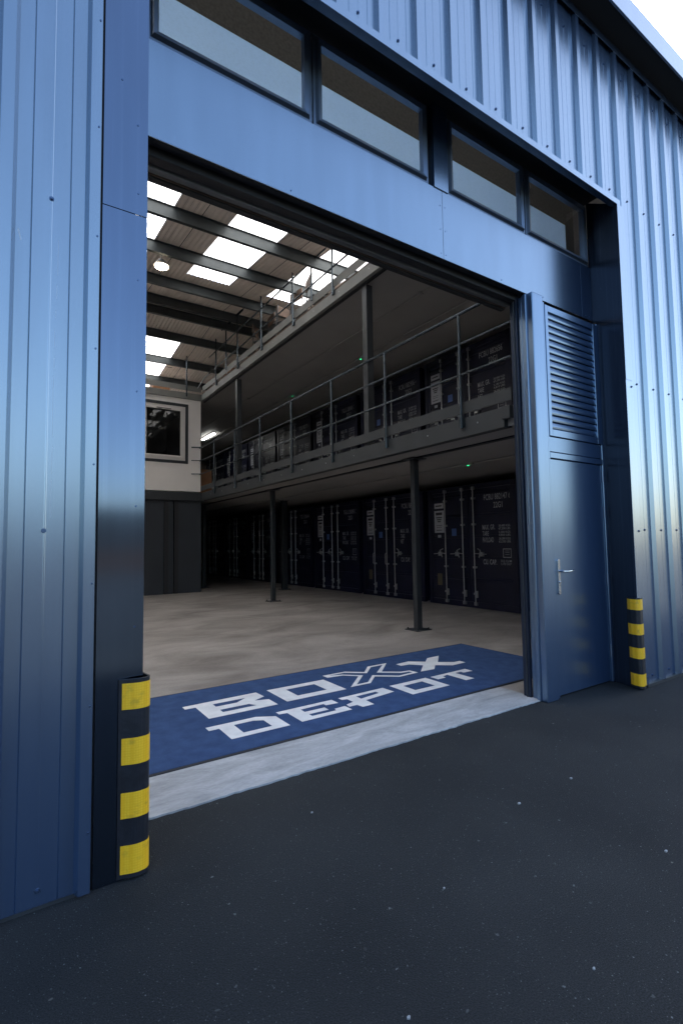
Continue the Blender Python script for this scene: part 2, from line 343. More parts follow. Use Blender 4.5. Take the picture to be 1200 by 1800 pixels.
# ------------------------------------------------------------------ mesh helpers
class MB:
    def __init__(self): self.v = []; self.f = []; self.m = []; self.mats = []; self.cur = 0
    def use(self, name):
        if name not in self.mats: self.mats.append(name)
        self.cur = self.mats.index(name); return self
    def add(self, vs, fs):
        o = len(self.v); self.v += [tuple(v) for v in vs]
        for f in fs: self.f.append([i+o for i in f]); self.m.append(self.cur)
        return self
    def box(self, x0, x1, y0, y1, z0, z1):
        vs = [(x0, y0, z0), (x1, y0, z0), (x1, y1, z0), (x0, y1, z0), (x0, y0, z1), (x1, y0, z1), (x1, y1, z1), (x0, y1, z1)]
        return self.add(vs, [(0, 3, 2, 1), (4, 5, 6, 7), (0, 1, 5, 4), (1, 2, 6, 5), (2, 3, 7, 6), (3, 0, 4, 7)])
    def cyl(self, a, b, r, n=12, r2=None):
        a = Vector(a); b = Vector(b); d = (b-a).normalized(); r2 = r if r2 is None else r2
        s = d.orthogonal().normalized(); u = d.cross(s); vs = []
        for k in range(n):
            c, q = math.cos(2*math.pi*k/n), math.sin(2*math.pi*k/n)
            vs.append(a+(s*c+u*q)*r)
        for k in range(n):
            c, q = math.cos(2*math.pi*k/n), math.sin(2*math.pi*k/n)
            vs.append(b+(s*c+u*q)*r2)
        fs = [(k, (k+1) % n, n+(k+1) % n, n+k) for k in range(n)] + [tuple(range(n-1, -1, -1)), tuple(range(n, 2*n))]
        return self.add(vs, fs)
    def path(self, pts, r, n=10):
        for a, b in zip(pts, pts[1:]): self.cyl(a, b, r, n)
        return self
    def prism(self, poly, z0, z1, hole=False):
        n = len(poly); vs = [(x, y, z0) for x, y in poly] + [(x, y, z1) for x, y in poly]
        fs = [(k, (k+1) % n, n+(k+1) % n, n+k) for k in range(n)] + [tuple(range(n-1, -1, -1)), tuple(range(n, 2*n))]
        return self.add(vs, fs)
    def strip(self, prof, z0, z1, zs=()):
        """open profile of (x, y) extruded up"""
        zz = [z0, *zs, z1]; n = len(prof); vs = [(x, y, z) for z in zz for x, y in prof]
        fs = [(r*n+k, r*n+k+1, (r+1)*n+k+1, (r+1)*n+k) for r in range(len(zz)-1) for k in range(n-1)]
        return self.add(vs, fs)
    def build(self, name, parent=None, bevel=0, smooth=False, kind=None, label=None):
        me = bpy.data.meshes.new(name)
        off = parent.matrix_world.translation if parent is not None else Vector((0, 0, 0))
        if parent is not None: off = world_loc(parent)
        me.from_pydata([(x-off[0], y-off[1], z-off[2]) for x, y, z in self.v], [], self.f)
        for mn in self.mats: me.materials.append(MAT[mn])
        me.polygons.foreach_set('material_index', self.m)
        if smooth: me.polygons.foreach_set('use_smooth', [True]*len(me.polygons))
        me.update()
        o = bpy.data.objects.new(name, me); COL.objects.link(o)
        if parent is not None: o.parent = parent
        if bevel:
            bm = o.modifiers.new('bevel', 'BEVEL'); bm.width = bevel; bm.segments = 2; bm.limit_method = 'ANGLE'; bm.angle_limit = R(50)
        if kind: o['kind'] = kind
        if label: o['label'] = label
        return o
LOC = {}
def world_loc(o):
    p = Vector((0, 0, 0))
    while o is not None: p += o.location; o = o.parent
    return p
def thing(name, loc, label, cat, group=None):
    o = bpy.data.objects.new(name, None); COL.objects.link(o); o.location = loc
    o['label'] = label; o['category'] = cat
    if group: o['group'] = group
    return o
def tag(o, label, cat, group=None):
    o['label'] = label; o['category'] = cat
    if group: o['group'] = group
    return o
def base(o, loc):
    """move a single-mesh thing's origin to its base"""
    loc = Vector(loc)
    o.data.transform(Matrix.Translation(-loc)); o.location = loc
    return o
def kids(o): return [c for c in bpy.data.objects if c.parent == o]
def copy_tree(o, parent=None, dloc=None):
    c = o.copy(); COL.objects.link(c); c.parent = parent
    if dloc is not None: c.location = o.location + Vector(dloc)
    for k in kids(o): copy_tree(k, c)
    return c

# ------------------------------------------------------------------ ground
FY = 2.36           # pan plane of the left cladding
FR = 2.455          # pan plane of the right and upper cladding
RX, RY = 4.93, 2.42  # right outer corner of the doorway recess
ZB = 4.70           # lower edge of the upper cladding
ground = MB().use('asphalt').add([(-150, -150, 0), (150, -150, 0), (150, 150, 0), (-150, 150, 0)], [(0, 1, 2, 3)]).build('asphalt_yard', kind='structure')
# broken edge of the concrete apron towards the asphalt
edge = []
n = 120
for k in range(n+1):
    x = 0.50 + (3.95-0.50)*k/n
    edge.append((x, 2.775 + 0.003*math.sin(k*0.37)+0.002*math.sin(k*1.9)+0.012*(random.random()-0.5)*(random.random())))
ap = MB().use('apron')
poly = edge + [(3.95, 3.30), (0.50, 3.30)]
ap.prism(poly, -0.02, 0.010)
ap.build('concrete_threshold', kind='structure')
fl = MB().use('floor')
fl.add([(-6.9, 3.30, 0.010), (14.6, 3.30, 0.010), (14.6, 27, 0.010), (-6.9, 27, 0.010)], [(0, 1, 2, 3)])
fl.add([(3.95, 2.86, 0.006), (5.0, 2.86, 0.006), (5.0, 3.30, 0.006), (3.95, 3.30, 0.006)], [(0, 1, 2, 3)])
fl.build('concrete_floor', kind='structure')

# ------------------------------------------------------------------ warehouse building shell
B = thing('warehouse_building', (0.5, 2.4, 0), 'blue ribbed metal storage warehouse with a wide open loading doorway', 'building')
PITCH = 0.323
def pan_center(k): return 0.13 + PITCH*k
def clad_profile(x0, x1, yo=FY, sc=1.0):
    """pan at yo, ribs stand out towards -Y by 35 mm"""
    pts = [(x0, None)]
    X0, X1 = x0, x1; x0, x1 = x0/sc, x1/sc
    k0 = math.floor((x0-0.13)/PITCH)-1; k1 = math.ceil((x1-0.13)/PITCH)+1
    raw = []
    for k in range(k0, k1+1):
        c = pan_center(k)
        raw += [(c-0.125, 0), (c-0.074, 0), (c-0.071, 0.003), (c-0.068, 0), (c-0.004, 0), (c-0.002, -0.0012), (c+0.002, -0.0012), (c+0.004, 0), (c+0.068, 0), (c+0.071, 0.003), (c+0.074, 0), (c+0.125, 0),
                (c+0.139, -0.035), (c+0.184, -0.035)]
    res = []
    for (xa, ya), (xb, yb) in zip(raw, raw[1:]):
        if xa < x0 < xb: res.append((x0, yo+ya+(yb-ya)*(x0-xa)/(xb-xa)))
        if x0 <= xa <= x1: res.append((xa, yo+ya))
        if xa < x1 < xb: res.append((x1, yo+ya+(yb-ya)*(x1-xa)/(xb-xa)))
    return [(x*sc, y) for x, y in res]
def screws(mb, xs, zs, y):
    mb.use('screw')
    for x in xs:
        for z in zs:
            dx = (random.random()-0.5)*0.008; dz = (random.random()-0.5)*0.01
            mb.cyl((x+dx, y, z+dz), (x+dx, y-0.003, z+dz), 0.0095 if y == FY else 0.0118, 14)
            mb.cyl((x+dx, y-0.003, z+dz), (x+dx, y-0.010, z+dz), 0.0055 if y == FY else 0.0068, 6)
def cladding(x0, x1, z0, z1, zs, label, yo=FY, sc=1.0):
    mb = MB().use('clad'); mb.strip(clad_profile(x0, x1, yo, sc), z0, z1)
    xs = [pan_center(k)*sc for k in range(-30, 60) if x0+0.06 < pan_center(k)*sc < x1-0.06]
    screws(mb, xs, zs, yo)
    if yo == FY:
        for k in range(13): mb.cyl((0.302, FY-0.035, 0.25+0.5*k), (0.302, FY-0.0375, 0.25+0.5*k), 0.0042, 8)
        mb.use('scratch'); z = 2.86-0.16; x = 0.158
        while z > 1.55:
            dz = 0.02+0.05*random.random(); dx = (random.random()-0.5)*0.003
            if random.random() < 0.72: mb.add([(x, FY-0.0004, z), (x+0.0009, FY-0.0004, z), (x+dx+0.0009, FY-0.0004, z-dz), (x+dx, FY-0.0004, z-dz)], [(0, 3, 2, 1)])
            z -= dz; x += dx-0.0003
        mb.add([(0.012, FY-0.0004, 2.70), (0.016, FY-0.0004, 2.705), (0.027, FY-0.0004, 2.66), (0.024, FY-0.0004, 2.655)], [(0, 3, 2, 1)])
    return mb.build('wall_cladding', B, label=label)
cladding(-7.0, 0.312, 0.015, 6.40, (0.07, 1.47, 2.87, 4.27, 5.67), 'lower left cladding sheet beside the dark column')
cladding(0.312, RX+0.01, ZB+0.02, 6.42, (ZB+0.15, 6.17), 'cladding band above the strip of windows', FR, 1.049)
cladding(RX+0.01, 14.8, 0.03, 6.42, (0.09, 1.49, 2.95, ZB+0.15, 6.17), 'full height cladding right of the personnel door', FR, 1.049)
# foot drip trims
MB().use('trim').box(-7.0, 0.312, FY-0.002, FY+0.03, 0.001, 0.014).build('base_trim', B)
MB().use('trim').box(RX+0.14, 14.8, FR-0.030, FR+0.03, 0.001, 0.028).build('base_trim', B)
# drip flashing under the upper cladding
fm = MB().use('clad')
fm.box(0.312, RX+0.06, FR-0.040, FR-0.036, ZB, ZB+0.055)
fm.box(0.312, RX+0.06, FR-0.036, FR+0.02, ZB, ZB+0.004)
fm.build('drip_flashing', B)
# corner flashing right, two lengths with a lap
cf = MB().use('clad')
cf.box(RX, RX+0.115, RY-0.003, RY, 0.03, 2.94)
cf.box(RX, RX+0.115, RY-0.0055, RY-0.003, 2.94, ZB+0.002)
screws(cf, (RX+0.10,), (0.10, 1.48, 2.88), RY-0.003)
cf.build('corner_flashing', B)
# right reveal
rv = MB().use('reveal')
rv.add([(RX, RY, 0.0), (5.06, 2.80, 0.0), (5.06, 2.80, 4.98), (RX, RY, ZB+0.002)], [(0, 1, 2, 3)])
rv.build('door_reveal', B)
# left column (pilaster) : shadow gap, face, return
pc = MB().use('column')
pc.box(0.326, 0.515, FY, FY+0.003, 0.0, 2.925)
pc.box(0.326, 0.515, FY-0.0025, FY+0.001, 2.928, ZB)
pc.box(0.512, 0.515, FY+0.003, 2.80, 0.0, ZB)
screws_z = ((0.345, 3.35), (0.345, 2.2), (0.50, 3.0), (0.345, 1.2))
pc.use('screw')
for x, z in ((0.47, 3.36), (0.475, 3.03), (0.478, 2.62), (0.478, 2.10), (0.478, 1.58), (0.478, 1.05), (0.40, 3.55)):
    yy = FY-0.0025 if z > 2.928 else FY
    pc.cyl((x, yy, z), (x, yy-0.002, z), 0.0045, 8)
pc.build('corner_column', B)
MB().use('black').box(0.314, 0.326, FY+0.012, FY+0.03, 0.0, ZB).build('shadow_gap_strip', B)

# header panel, with a seam
hp = MB().use('panel')
hp.box(0.516, 2.885, 2.780, 2.786, 3.68, 4.252)
hp.box(2.889, 4.86, 2.780, 2.786, 3.68, 4.252)
hp.box(4.862, 5.05, 2.7785, 2.786, 3.68, 4.252)
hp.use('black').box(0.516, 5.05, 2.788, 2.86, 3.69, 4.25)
hp.use('screw')
for x in (2.86, 2.915):
    for z in (3.72, 3.92, 4.12): hp.cyl((x, 2.780, z), (x, 2.778, z), 0.004, 8)
for x in (1.5, 3.6, 4.2, 4.92, 4.98): hp.cyl((x, 2.780, 3.71), (x, 2.777, 3.71), 0.005, 8)
hp.build('header_panel', B)
# soffit of the recess
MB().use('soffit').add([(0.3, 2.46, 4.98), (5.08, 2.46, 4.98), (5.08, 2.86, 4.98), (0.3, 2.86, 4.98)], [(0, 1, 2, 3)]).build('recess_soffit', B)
# inner skins so that the front wall is solid
ins = MB().use('liner')
ins.box(-6.9, 0.50, 2.55, 2.60, 0, 6.35); ins.box(5.08, 14.6, 2.55, 2.60, 0, 6.35)
ins.box(0.5, 5.08, 2.55, 2.60, 5.0, 6.35)
ins.build('inner_wall_lining', B)
MB().use('liner').box(-7.0, -6.9, 2.47, 27.1, 0, 7.3).build('side_wall', B)
MB().use('liner').box(14.7, 14.8, 2.47, 27.1, 0, 7.3).build('side_wall', B)
MB().use('liner').box(-7.0, 14.8, 27.0, 27.1, 0, 7.3).build('rear_wall', B)

# added blue sheet as the lower glass's sky reflection, dusty one above it
MB().use('black').box(4.99, 5.15, 3.0, 3.01, 4.20, 4.825).build('glazing_end_closer', B)
MB().use('sheet').add([(0.45, 3.0, 4.22), (4.99, 3.0, 4.22), (4.99, 3.0, 4.825), (0.45, 3.0, 4.825)], [(0, 1, 2, 3)]).build('sky_reflection_sheet', B)
MB().use('murky').add([(0.45, 3.002, 4.827), (5.15, 3.002, 4.827), (5.15, 3.002, 5.35), (0.45, 3.002, 5.35)], [(0, 1, 2, 3)]).build('added_murky_sheet', B)  # added to hide the bright roof behind the upper panes
# shutter housing
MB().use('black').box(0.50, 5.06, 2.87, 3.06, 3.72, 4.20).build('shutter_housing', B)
# roller shutter: guides, rolled curtain end and bottom bar
rs = MB().use('shutter')
rs.box(0.516, 3.93, 2.95, 3.00, 3.628, 3.685)
rs.build('shutter_bottom_bar', B, bevel=0.006)
cu = MB().use('wood').box(0.516, 3.93, 3.004, 3.012, 3.625, 3.66)
cu.use('black').box(0.516, 3.93, 3.016, 3.06, 3.615, 3.72).box(0.516, 3.93, 2.87, 2.94, 3.64, 3.72)
cu.build('shutter_curtain', B)

# post between the opening and the personnel door
g = MB().use('reveal')
g.box(3.905, 3.935, 2.865, 2.915, 0, 3.68); g.box(3.915, 3.935, 2.92, 2.945, 0, 3.66)
g.use('trim').box(3.895, 3.905, 2.89, 2.90, 0, 3.66)
g.build('shutter_guide_rail', B, bevel=0.004)
dp = MB().use('door')
dp.box(3.915, 4.075, 2.700, 2.82, 0.0, 3.66)
dp.box(3.900, 3.915, 2.76, 2.80, 0.0, 3.66)
dp.box(3.925, 3.95, 2.82, 2.86, 0.0, 3.66)
dp.build('door_post', B, bevel=0.010)
# personnel door, frame, transom, louvre
df = MB().use('door')
df.box(4.078, 4.125, 2.722, 2.80, 0.0, 3.62); df.box(5.005, 5.045, 2.722, 2.80, 0.0, 3.62)
df.box(4.125, 5.005, 2.722, 2.80, 2.155, 2.21); df.box(4.125, 5.005, 2.728, 2.80, 2.215, 2.355)
df.build('door_frame', B, bevel=0.004)
dr = MB().use('door').box(4.131, 4.999, 2.736, 2.78, 0.012, 2.149)
door = dr.build('door', B, bevel=0.004)
hd = MB().use('chrome')
pts = []
hd.box(4.172, 4.205, 2.722, 2.736, 0.925, 1.215)
hd.cyl((4.1885, 2.722, 1.215), (4.1885, 2.736, 1.215), 0.0165, 16); hd.cyl((4.1885, 2.722, 0.925), (4.1885, 2.736, 0.925), 0.0165, 16)
hd.cyl((4.1885, 2.722, 1.12), (4.1885, 2.675, 1.12), 0.010, 12)
hd.path([(4.1885, 2.68, 1.12), (4.24, 2.672, 1.119), (4.30, 2.672, 1.121), (4.335, 2.678, 1.124)], 0.0085, 10)
hd.cyl((4.1885, 2.722, 1.02), (4.1885, 2.712, 1.02), 0.010, 12)
hd.use('black').box(4.186, 4.191, 2.7205, 2.722, 0.985, 1.005)
hd.build('door_handle', door, bevel=0.003)
for z in (0.25, 0.95, 1.62, 1.98):
    MB().use('frame').cyl((5.002, 2.726, z), (5.002, 2.726, z+0.11), 0.011, 10).build('hinge', door)
# louvre panel
lf = MB().use('door')
x0, x1, z0, z1 = 4.125, 5.005, 2.360, 3.60
lf.box(x0, x0+0.045, 2.716, 2.78, z0, z1); lf.box(x1-0.075, x1, 2.716, 2.78, z0, z1)
lf.box(x0+0.045, x1-0.075, 2.7165, 2.78, z0, z0+0.065); lf.box(x0+0.045, x1-0.075, 2.7165, 2.78, z1-0.060, z1)
louv = lf.build('louvre_panel', B, bevel=0.003)
sl = MB().use('door')
zz = z0+0.070; sp = 0.0655; xa, xb = x0+0.045, x1-0.075
while zz+sp < z1-0.055:
    # blade: lower drip nose, belly, upper tail
    prof = [(2.748, zz+0.067), (2.738, zz+0.063), (2.731, zz+0.054), (2.7265, zz+0.036), (2.7245, zz+0.022), (2.727, zz+0.008), (2.731, zz+0.002), (2.733, zz+0.006), (2.731, zz+0.020), (2.732, zz+0.036), (2.736, zz+0.052), (2.744, zz+0.062)]
    m_ = len(prof)
    vs = [(xa, y, z) for y, z in prof]+[(xb, y, z) for y, z in prof]
    sl.add(vs, [(k, (k+1) % m_, m_+(k+1) % m_, m_+k) for k in range(m_)])
    zz += sp
sl.use('black').box(xa, xb, 2.775, 2.779, z0+0.06, z1-0.06)
sl.build('louvre_slats', louv)

# clerestory windows
def clerestory(x0, x1):
    z0, z1 = 4.262, 4.93; y = 2.795; fw = 0.055
    mb = MB().use('frame')
    # outer frame and inset sash with bevelled look
    for (a, b, c, d) in ((x0, x0+0.018, z0, z1), (x1-0.018, x1, z0, z1), (x0+0.018, x1-0.018, z0, z0+0.022), (x0+0.018, x1-0.018, z1-0.022, z1)):
        mb.box(a, b, y, y+0.07, c, d)
    xa, xb, za, zb = x0+0.020, x1-0.020, z0+0.024, z1-0.024
    o = [(xa, za), (xb, za), (xb, zb), (xa, zb)]; s = fw*0.75
    i = [(xa+s, za+s), (xb-s, za+s), (xb-s, zb-s), (xa+s, zb-s)]
    s2 = 0.012
    ob = [(xa+s2, za+s2), (xb-s2, za+s2), (xb-s2, zb-s2), (xa+s2, zb-s2)]
    vs = [(x, y+0.01, z) for x, z in o]+[(x, y-0.022, z) for x, z in ob]+[(x, y-0.012, z) for x, z in i]+[(x, y+0.03, z) for x, z in i]
    fs = []
    for r in range(3):
        for k in range(4): fs.append((r*4+k, r*4+(k+1) % 4, (r+1)*4+(k+1) % 4, (r+1)*4+k))
    mb.add(vs, fs)
    f = mb.build('window_frame', B)
    g = MB().use('glass').add([(xa+s-0.002, y+0.022, za+s-0.002), (xb-s+0.002, y+0.022, za+s-0.002), (xb-s+0.002, y+0.001, zb-s+0.002), (xa+s-0.002, y+0.001, zb-s+0.002)], [(0, 1, 2, 3)])
    g.build('pane', f)
for a, b in ((0.60, 1.675), (1.69, 2.755), (2.965, 3.985), (4.0, 5.035)): clerestory(a, b)
mu = MB().use('panel').box(2.80, 2.955, 2.772, 2.86, 4.254, 4.975)
mu.use('black').box(2.757, 2.798, 2.83, 2.86, 4.254, 4.975)
mu.build('window_mullion', B)

# eaves: closing flashing with open flutes, gutter soffit and fascia
ev = MB().use('clad').box(-7.0, 14.8, FR-0.038, FR-0.035, 6.355, 6.43)
ev.use('black').box(-7.0, 14.8, FR+0.004, FR+0.01, 6.41, 6.45)
ev.build('eaves_flashing', B)
gt = MB().use('soffit').box(-7.1, 14.9, 2.215, 2.50, 6.432, 6.44)
gt.box(-7.1, 14.9, 2.47, 2.50, 6.30, 6.43)
gt.use('clad').box(-7.1, 14.9, 2.195, 2.215, 6.418, 6.645)
gt.box(-7.1, 14.9, 2.195, 2.245, 6.645, 6.653)
gt.build('gutter', B)

# ------------------------------------------------------------------ roof
RZ0, RS, RY0, RIDGE = 6.35, 0.107, 2.4, 12.3
def roofz(y): return RZ0+RS*(y-RY0) if y <= RIDGE else RZ0+RS*(RIDGE-RY0)-RS*(y-RIDGE)
def sky_cols():
    k = -4
    out = []
    for k in range(-4, 7): out.append((3.09+1.86*k, 4.03+1.86*k))
    return out
def roof_sheet(x0, x1, ya, yb):
    """corrugated liner: alternate ridges along the slope"""
    mb = MB().use('roof')
    n = max(1, round((x1-x0)/0.094)); st = (x1-x0)/n; xs = []
    for k in range(n):
        a = x0+k*st
        xs += [(a, 0), (a+0.30*st, 0), (a+0.5*st, 0.018), (a+0.8*st, 0.018)]
    xs.append((x1, 0))
    ys = [ya, yb] if not (ya < RIDGE < yb) else [ya, RIDGE, yb]
    vs = [(x, y, roofz(y)+dz) for y in ys for x, dz in xs]; m_ = len(xs)
    mb.add(vs, [(r*m_+k, (r+1)*m_+k, (r+1)*m_+k+1, r*m_+k+1) for r in range(len(ys)-1) for k in range(m_-1)])
    return mb
SKY = [(2.9, 10.42), (14.0, 20.5)]
prev = -7.05
roofmb = MB().use('roof')
def merge(dst, src):
    o = len(dst.v); dst.v += src.v; dst.f += [[i+o for i in f] for f in src.f]; dst.m += [0]*len(src.f)
for xa, xb in sky_cols()+[(14.85, 14.85)]:
    if xa > 14.85: xa = 14.85
    if xa > prev: merge(roofmb, roof_sheet(prev, xa, 2.501, 27.2))
    if xb > 14.8: break
    for ya, yb in (((2.501, SKY[0][0]), (SKY[0][1], SKY[1][0]), (SKY[1][1], 27.2)) if xa < 4.5 else ((2.501, SKY[0][0]), (SKY[0][1], 27.2))): merge(roofmb, roof_sheet(xa, xb, ya, yb))
    prev = xb
if prev < 14.85: merge(roofmb, roof_sheet(prev, 14.85, 2.501, 27.2))
# seams: small dark overlap strips in the middle of each opaque bay
roofmb.build('roof_sheeting', B)
sm = MB().use('black')
for xa, xb in sky_cols():
    x = xa-0.46
    for (ya, yb) in ((2.4, RIDGE), (RIDGE, 27)):
        sm.add([(x-0.006, ya, roofz(ya)-0.002), (x+0.006, ya, roofz(ya)-0.002), (x+0.006, yb, roofz(yb)-0.002), (x-0.006, yb, roofz(yb)-0.002)], [(0, 1, 2, 3)])
sm.build('roof_sheet_joints', B)
for xa, xb in sky_cols():
    if xb > 14.8 or xa < -6.9: continue
    for ya, yb in SKY:
        n = 12; st = (xb-xa)/n
        if ya > 12 and xa > 4.5: continue
        mb = MB().use('skylight')
        xs = []
        for k in range(n): xs += [(xa+k*st, 0.006), (xa+(k+.5)*st, 0.020)]
        xs.append((xb, 0.006)); m_ = len(xs)
        vs = [(x, y, roofz(y)+dz) for y in (ya, yb) for x, dz in xs]
        mb.add(vs, [(k, m_+k, m_+k+1, k+1) for k in range(m_-1)])
        mb.build('skylight', B)
for y in (2.75, 3.9, 5.2, 6.65, 8.05, 9.38, 10.88, 12.02, 12.58, 13.72, 15.22, 16.62, 18.1, 19.6, 21.1, 22.6, 24.1, 25.6):
    z = roofz(y)-0.004
    p = MB().use('purlin')
    p.box(-6.9, 14.7, y-0.035, y+0.035, z-0.010, z-0.003)
    p.box(-6.9, 14.7, y-0.0015, y+0.0035, z-0.20, z-0.010)
    p.box(-6.9, 14.7, y-0.0015, y+0.070, z-0.206, z-0.20)
    p.build('purlin', B)
# portal rafter at the far end
for yy in (20.8,):
    MB().use('steel').box(-6.9, 14.7, yy-0.08, yy+0.08, roofz(yy)-0.5, roofz(yy)-0.22).build('roof_truss_beam', B)

# ------------------------------------------------------------------ unit across the yard (behind the camera; seen only in reflections)
OB = thing('opposite_building', (5, -27, 0), 'dark low industrial unit across the yard, mirrored in the painted panels', 'building')
q = MB().use('brick').box(-45, 60, -39, -27, 0.0, 1.2); q.build('brick_plinth', OB)
q = MB().use('steel').box(-45, 60, -39, -27.05, 1.2, 3.5); q.build('wall', OB)
MB().use('steel').box(-45.3, 60.3, -39.3, -26.8, 3.5, 3.7).build('roof', OB)

# ------------------------------------------------------------------ mezzanines
XF = 4.90
Z1S, Z1 = 2.755, 3.03      # lower soffit, lower floor
def mezz(name, label, zs, zf, y0, y1, bx):
    T = thing(name, (XF, y0, zs), label, 'mezzanine')
    d = MB().use('ceiling')
    d.box(XF+0.07, 14.6, y0, 26.9, zs+0.02, zf-0.02)
    d.box(-6.8, XF+0.07, 15.02, 26.9, zs+0.02, zf-0.02)
    d.build('deck', T)
    e = MB().use('beam_shaded' if zs < 4 else 'beam')
    e.box(XF, XF+0.07, y0+0.1, 15.0, zs, zf-0.03)
    e.box(-6.8, XF+0.0, 14.95, 15.02, zs, zf-0.03)
    e.use('galv')
    y = y0+0.5
    while y < 14.8:
        e.cyl((XF, y, (zs+zf)/2), (XF-0.008, y, (zs+zf)/2), 0.012, 6); y += 0.9
    e.build('edge_beam', T, bevel=0.003)
    return T
low = mezz('lower_mezzanine', 'grey lower mezzanine deck with kickboard and three-rail balustrade over the storage bay', Z1S, Z1, 3.72, 15.0, 5.5)
upm = mezz('upper_mezzanine', 'upper mezzanine deck under the rooflights carrying stored chairs', 5.83, 6.05, 3.2, 15.0, 5.5)
# stub bracket at the near end of the lower edge beam
MB().use('beam_shaded').box(XF-0.05, XF+0.02, 3.70, 3.82, 2.84, 2.99).build('beam_end_plate', low, bevel=0.004)
# dark service slots in the soffits
MB().use('black').box(5.46, 5.56, 3.8, 26, Z1S+0.004, Z1S+0.019).box(XF+0.072, XF+0.12, 3.8, 15, Z1S+0.004, Z1S+0.018).build('beam_flange', low)
MB().use('black').box(XF+0.072, XF+0.12, 3.3, 15, 5.80, 5.849).build('beam_flange', upm)
# timber deck edge showing on the upper level
MB().use('wood').box(XF+0.003, XF+0.5, 3.3, 14.9, 6.031, 6.05).build('board_edge', upm)
# kickboards
k = MB().use('beam_shaded'); k.box(XF-0.01, XF+0.003, 3.70, 15.25, 3.055, 3.205); k.build('kickboard', low, bevel=0.002)
k = MB().use('beam'); k.box(XF+0.006, XF+0.018, 3.3, 14.9, 6.10, 6.26); k.box(-6.8, XF, 14.98, 14.995, 6.10, 6.26); k.build('kickboard', upm, bevel=0.002)

def railing(T, posts, zbot, ztop, rails, y0, y1, extra=(), tail=False):
    r = MB().use('railsteel')
    for z, rad in rails:
        r.cyl((XF-0.04, y0, z), (XF-0.04, y1, z), rad, 12)
    rail = r.build('railing', T, smooth=False)
    for y in posts:
        p = MB().use('railsteel')
        p.cyl((XF-0.042, y, zbot), (XF-0.042, y, ztop-0.01), 0.019, 14)
        p.box(XF-0.03, XF-0.0005, y-0.012, y+0.055, zbot+0.02, zbot+0.17)
        p.cyl((XF-0.030, y+0.035, zbot+0.06), (XF-0.038, y+0.035, zbot+0.06), 0.009, 8)
        p.cyl((XF-0.030, y+0.035, zbot+0.14), (XF-0.038, y+0.035, zbot+0.14), 0.009, 8)
        p.build('post', rail)
    for y, zb in extra:
        MB().use('railsteel').cyl((XF-0.042, y, zb), (XF-0.042, y, ztop-0.01), 0.019, 14).build('post', rail)
    return rail
r1 = railing(low, [4.45+1.545*k for k in range(7)]+[15.2], 2.86, 4.37, ((4.37, 0.022), (3.97, 0.014), (3.56, 0.014)), 3.66, 15.3)
for z_, q_ in ((4.37, 0.02), (3.97, 0.013), (3.56, 0.013)): MB().use('railsteel').cyl((XF-0.04, 14.85, z_), (XF-0.3, 14.97, z_), q_).build('return_rail', r1)
r2_ = railing(upm, [4.4, 5.92, 7.45, 8.97, 10.53, 11.98, 13.57], 5.93, 7.36, ((7.36, 0.028), (6.93, 0.017), (6.45, 0.017)), 3.3, 14.15, extra=((8.2, 6.14), (12.78, 6.14)))
rb = MB().use('railsteel')
rb.cyl((-5, 14.93, 7.36), (4.9, 14.93, 7.36), 0.02)
rb.cyl((-5, 14.93, 6.70), (4.0, 14.93, 6.70), 0.008)
for x in (-2.5, -0.2, 2.1, 4.44):
    rb.cyl((x, 14.93, 5.9), (x, 14.93, 7.35), 0.022)
rb.build('back_railing', upm)
rt = MB().use('galv'); rt.path([(XF-0.04, 14.15, 6.45), (XF-0.05, 14.5, 6.43), (XF-0.12, 15.0, 6.20)], 0.013); rt.build('bent_rail_end', upm)

# support columns
def column(T, x, y, z0, z1, w=0.10, plate=True, label=None):
    mb = MB().use('steel')
    mb.box(x-w/2, x+w/2, y-w/2, y+w/2, z0+0.012, z1)
    c = mb.build('support_column', T, bevel=0.006)
    if plate:
        q = MB().use('steel').box(x-0.15, x+0.15, y-0.15, y+0.15, z0, z0+0.012)
        for sx in (-1, 1):
            for sy in (-1, 1): q.cyl((x+sx*0.115, y+sy*0.115, z0+0.012), (x+sx*0.115, y+sy*0.115, z0+0.04), 0.011, 8)
        q.build('base_plate', c)
        MB().use('steel').box(x-0.14, x+0.14, y-0.14, y+0.14, z1-0.012, z1-0.001).build('cap_plate', c)
for x, y, w_ in ((5.5, 6.08, 0.10), (5.5, 11.30, 0.10), (5.5, 16.5, 0.10), (7.18, 13.96, 0.16)): column(low, x, y, 0.0105, Z1S+0.004, w_)
for x, y in ((5.06, 6.68), (5.06, 12.4)): column(upm, x, y, Z1-0.018, 5.80, 0.13, plate=False)

# ------------------------------------------------------------------ storage containers
CX = 8.20
def textmesh(body, size, spacing=1.0, bold=0.0):
    cu = bpy.data.curves.new('txt', 'FONT'); cu.body = body; cu.size = size; cu.space_character = spacing; cu.offset = bold
    ob = bpy.data.objects.new('txt', cu); COL.objects.link(ob)
    dg = bpy.context.evaluated_depsgraph_get(); me = bpy.data.meshes.new_from_object(ob.evaluated_get(dg))
    vs = [tuple(v.co) for v in me.vertices]; fs = [tuple(p.vertices) for p in me.polygons]
    bpy.data.objects.remove(ob); bpy.data.curves.remove(cu); bpy.data.meshes.remove(me)
    return vs, fs
def stencil(mb, body, yleft, z, h, width, X, bold=0.004):
    vs, fs = textmesh(body, 1.0, 1.05, 0.012)
    if not vs: return
    xs = [v[0] for v in vs]; ys = [v[1] for v in vs]
    sx = width/(max(xs)-min(xs)); sy = h/0.70
    mb.add([(X, yleft-(v[0]-min(xs))*sx, z+v[1]*sy) for v in vs], [tuple(reversed(f)) for f in fs])
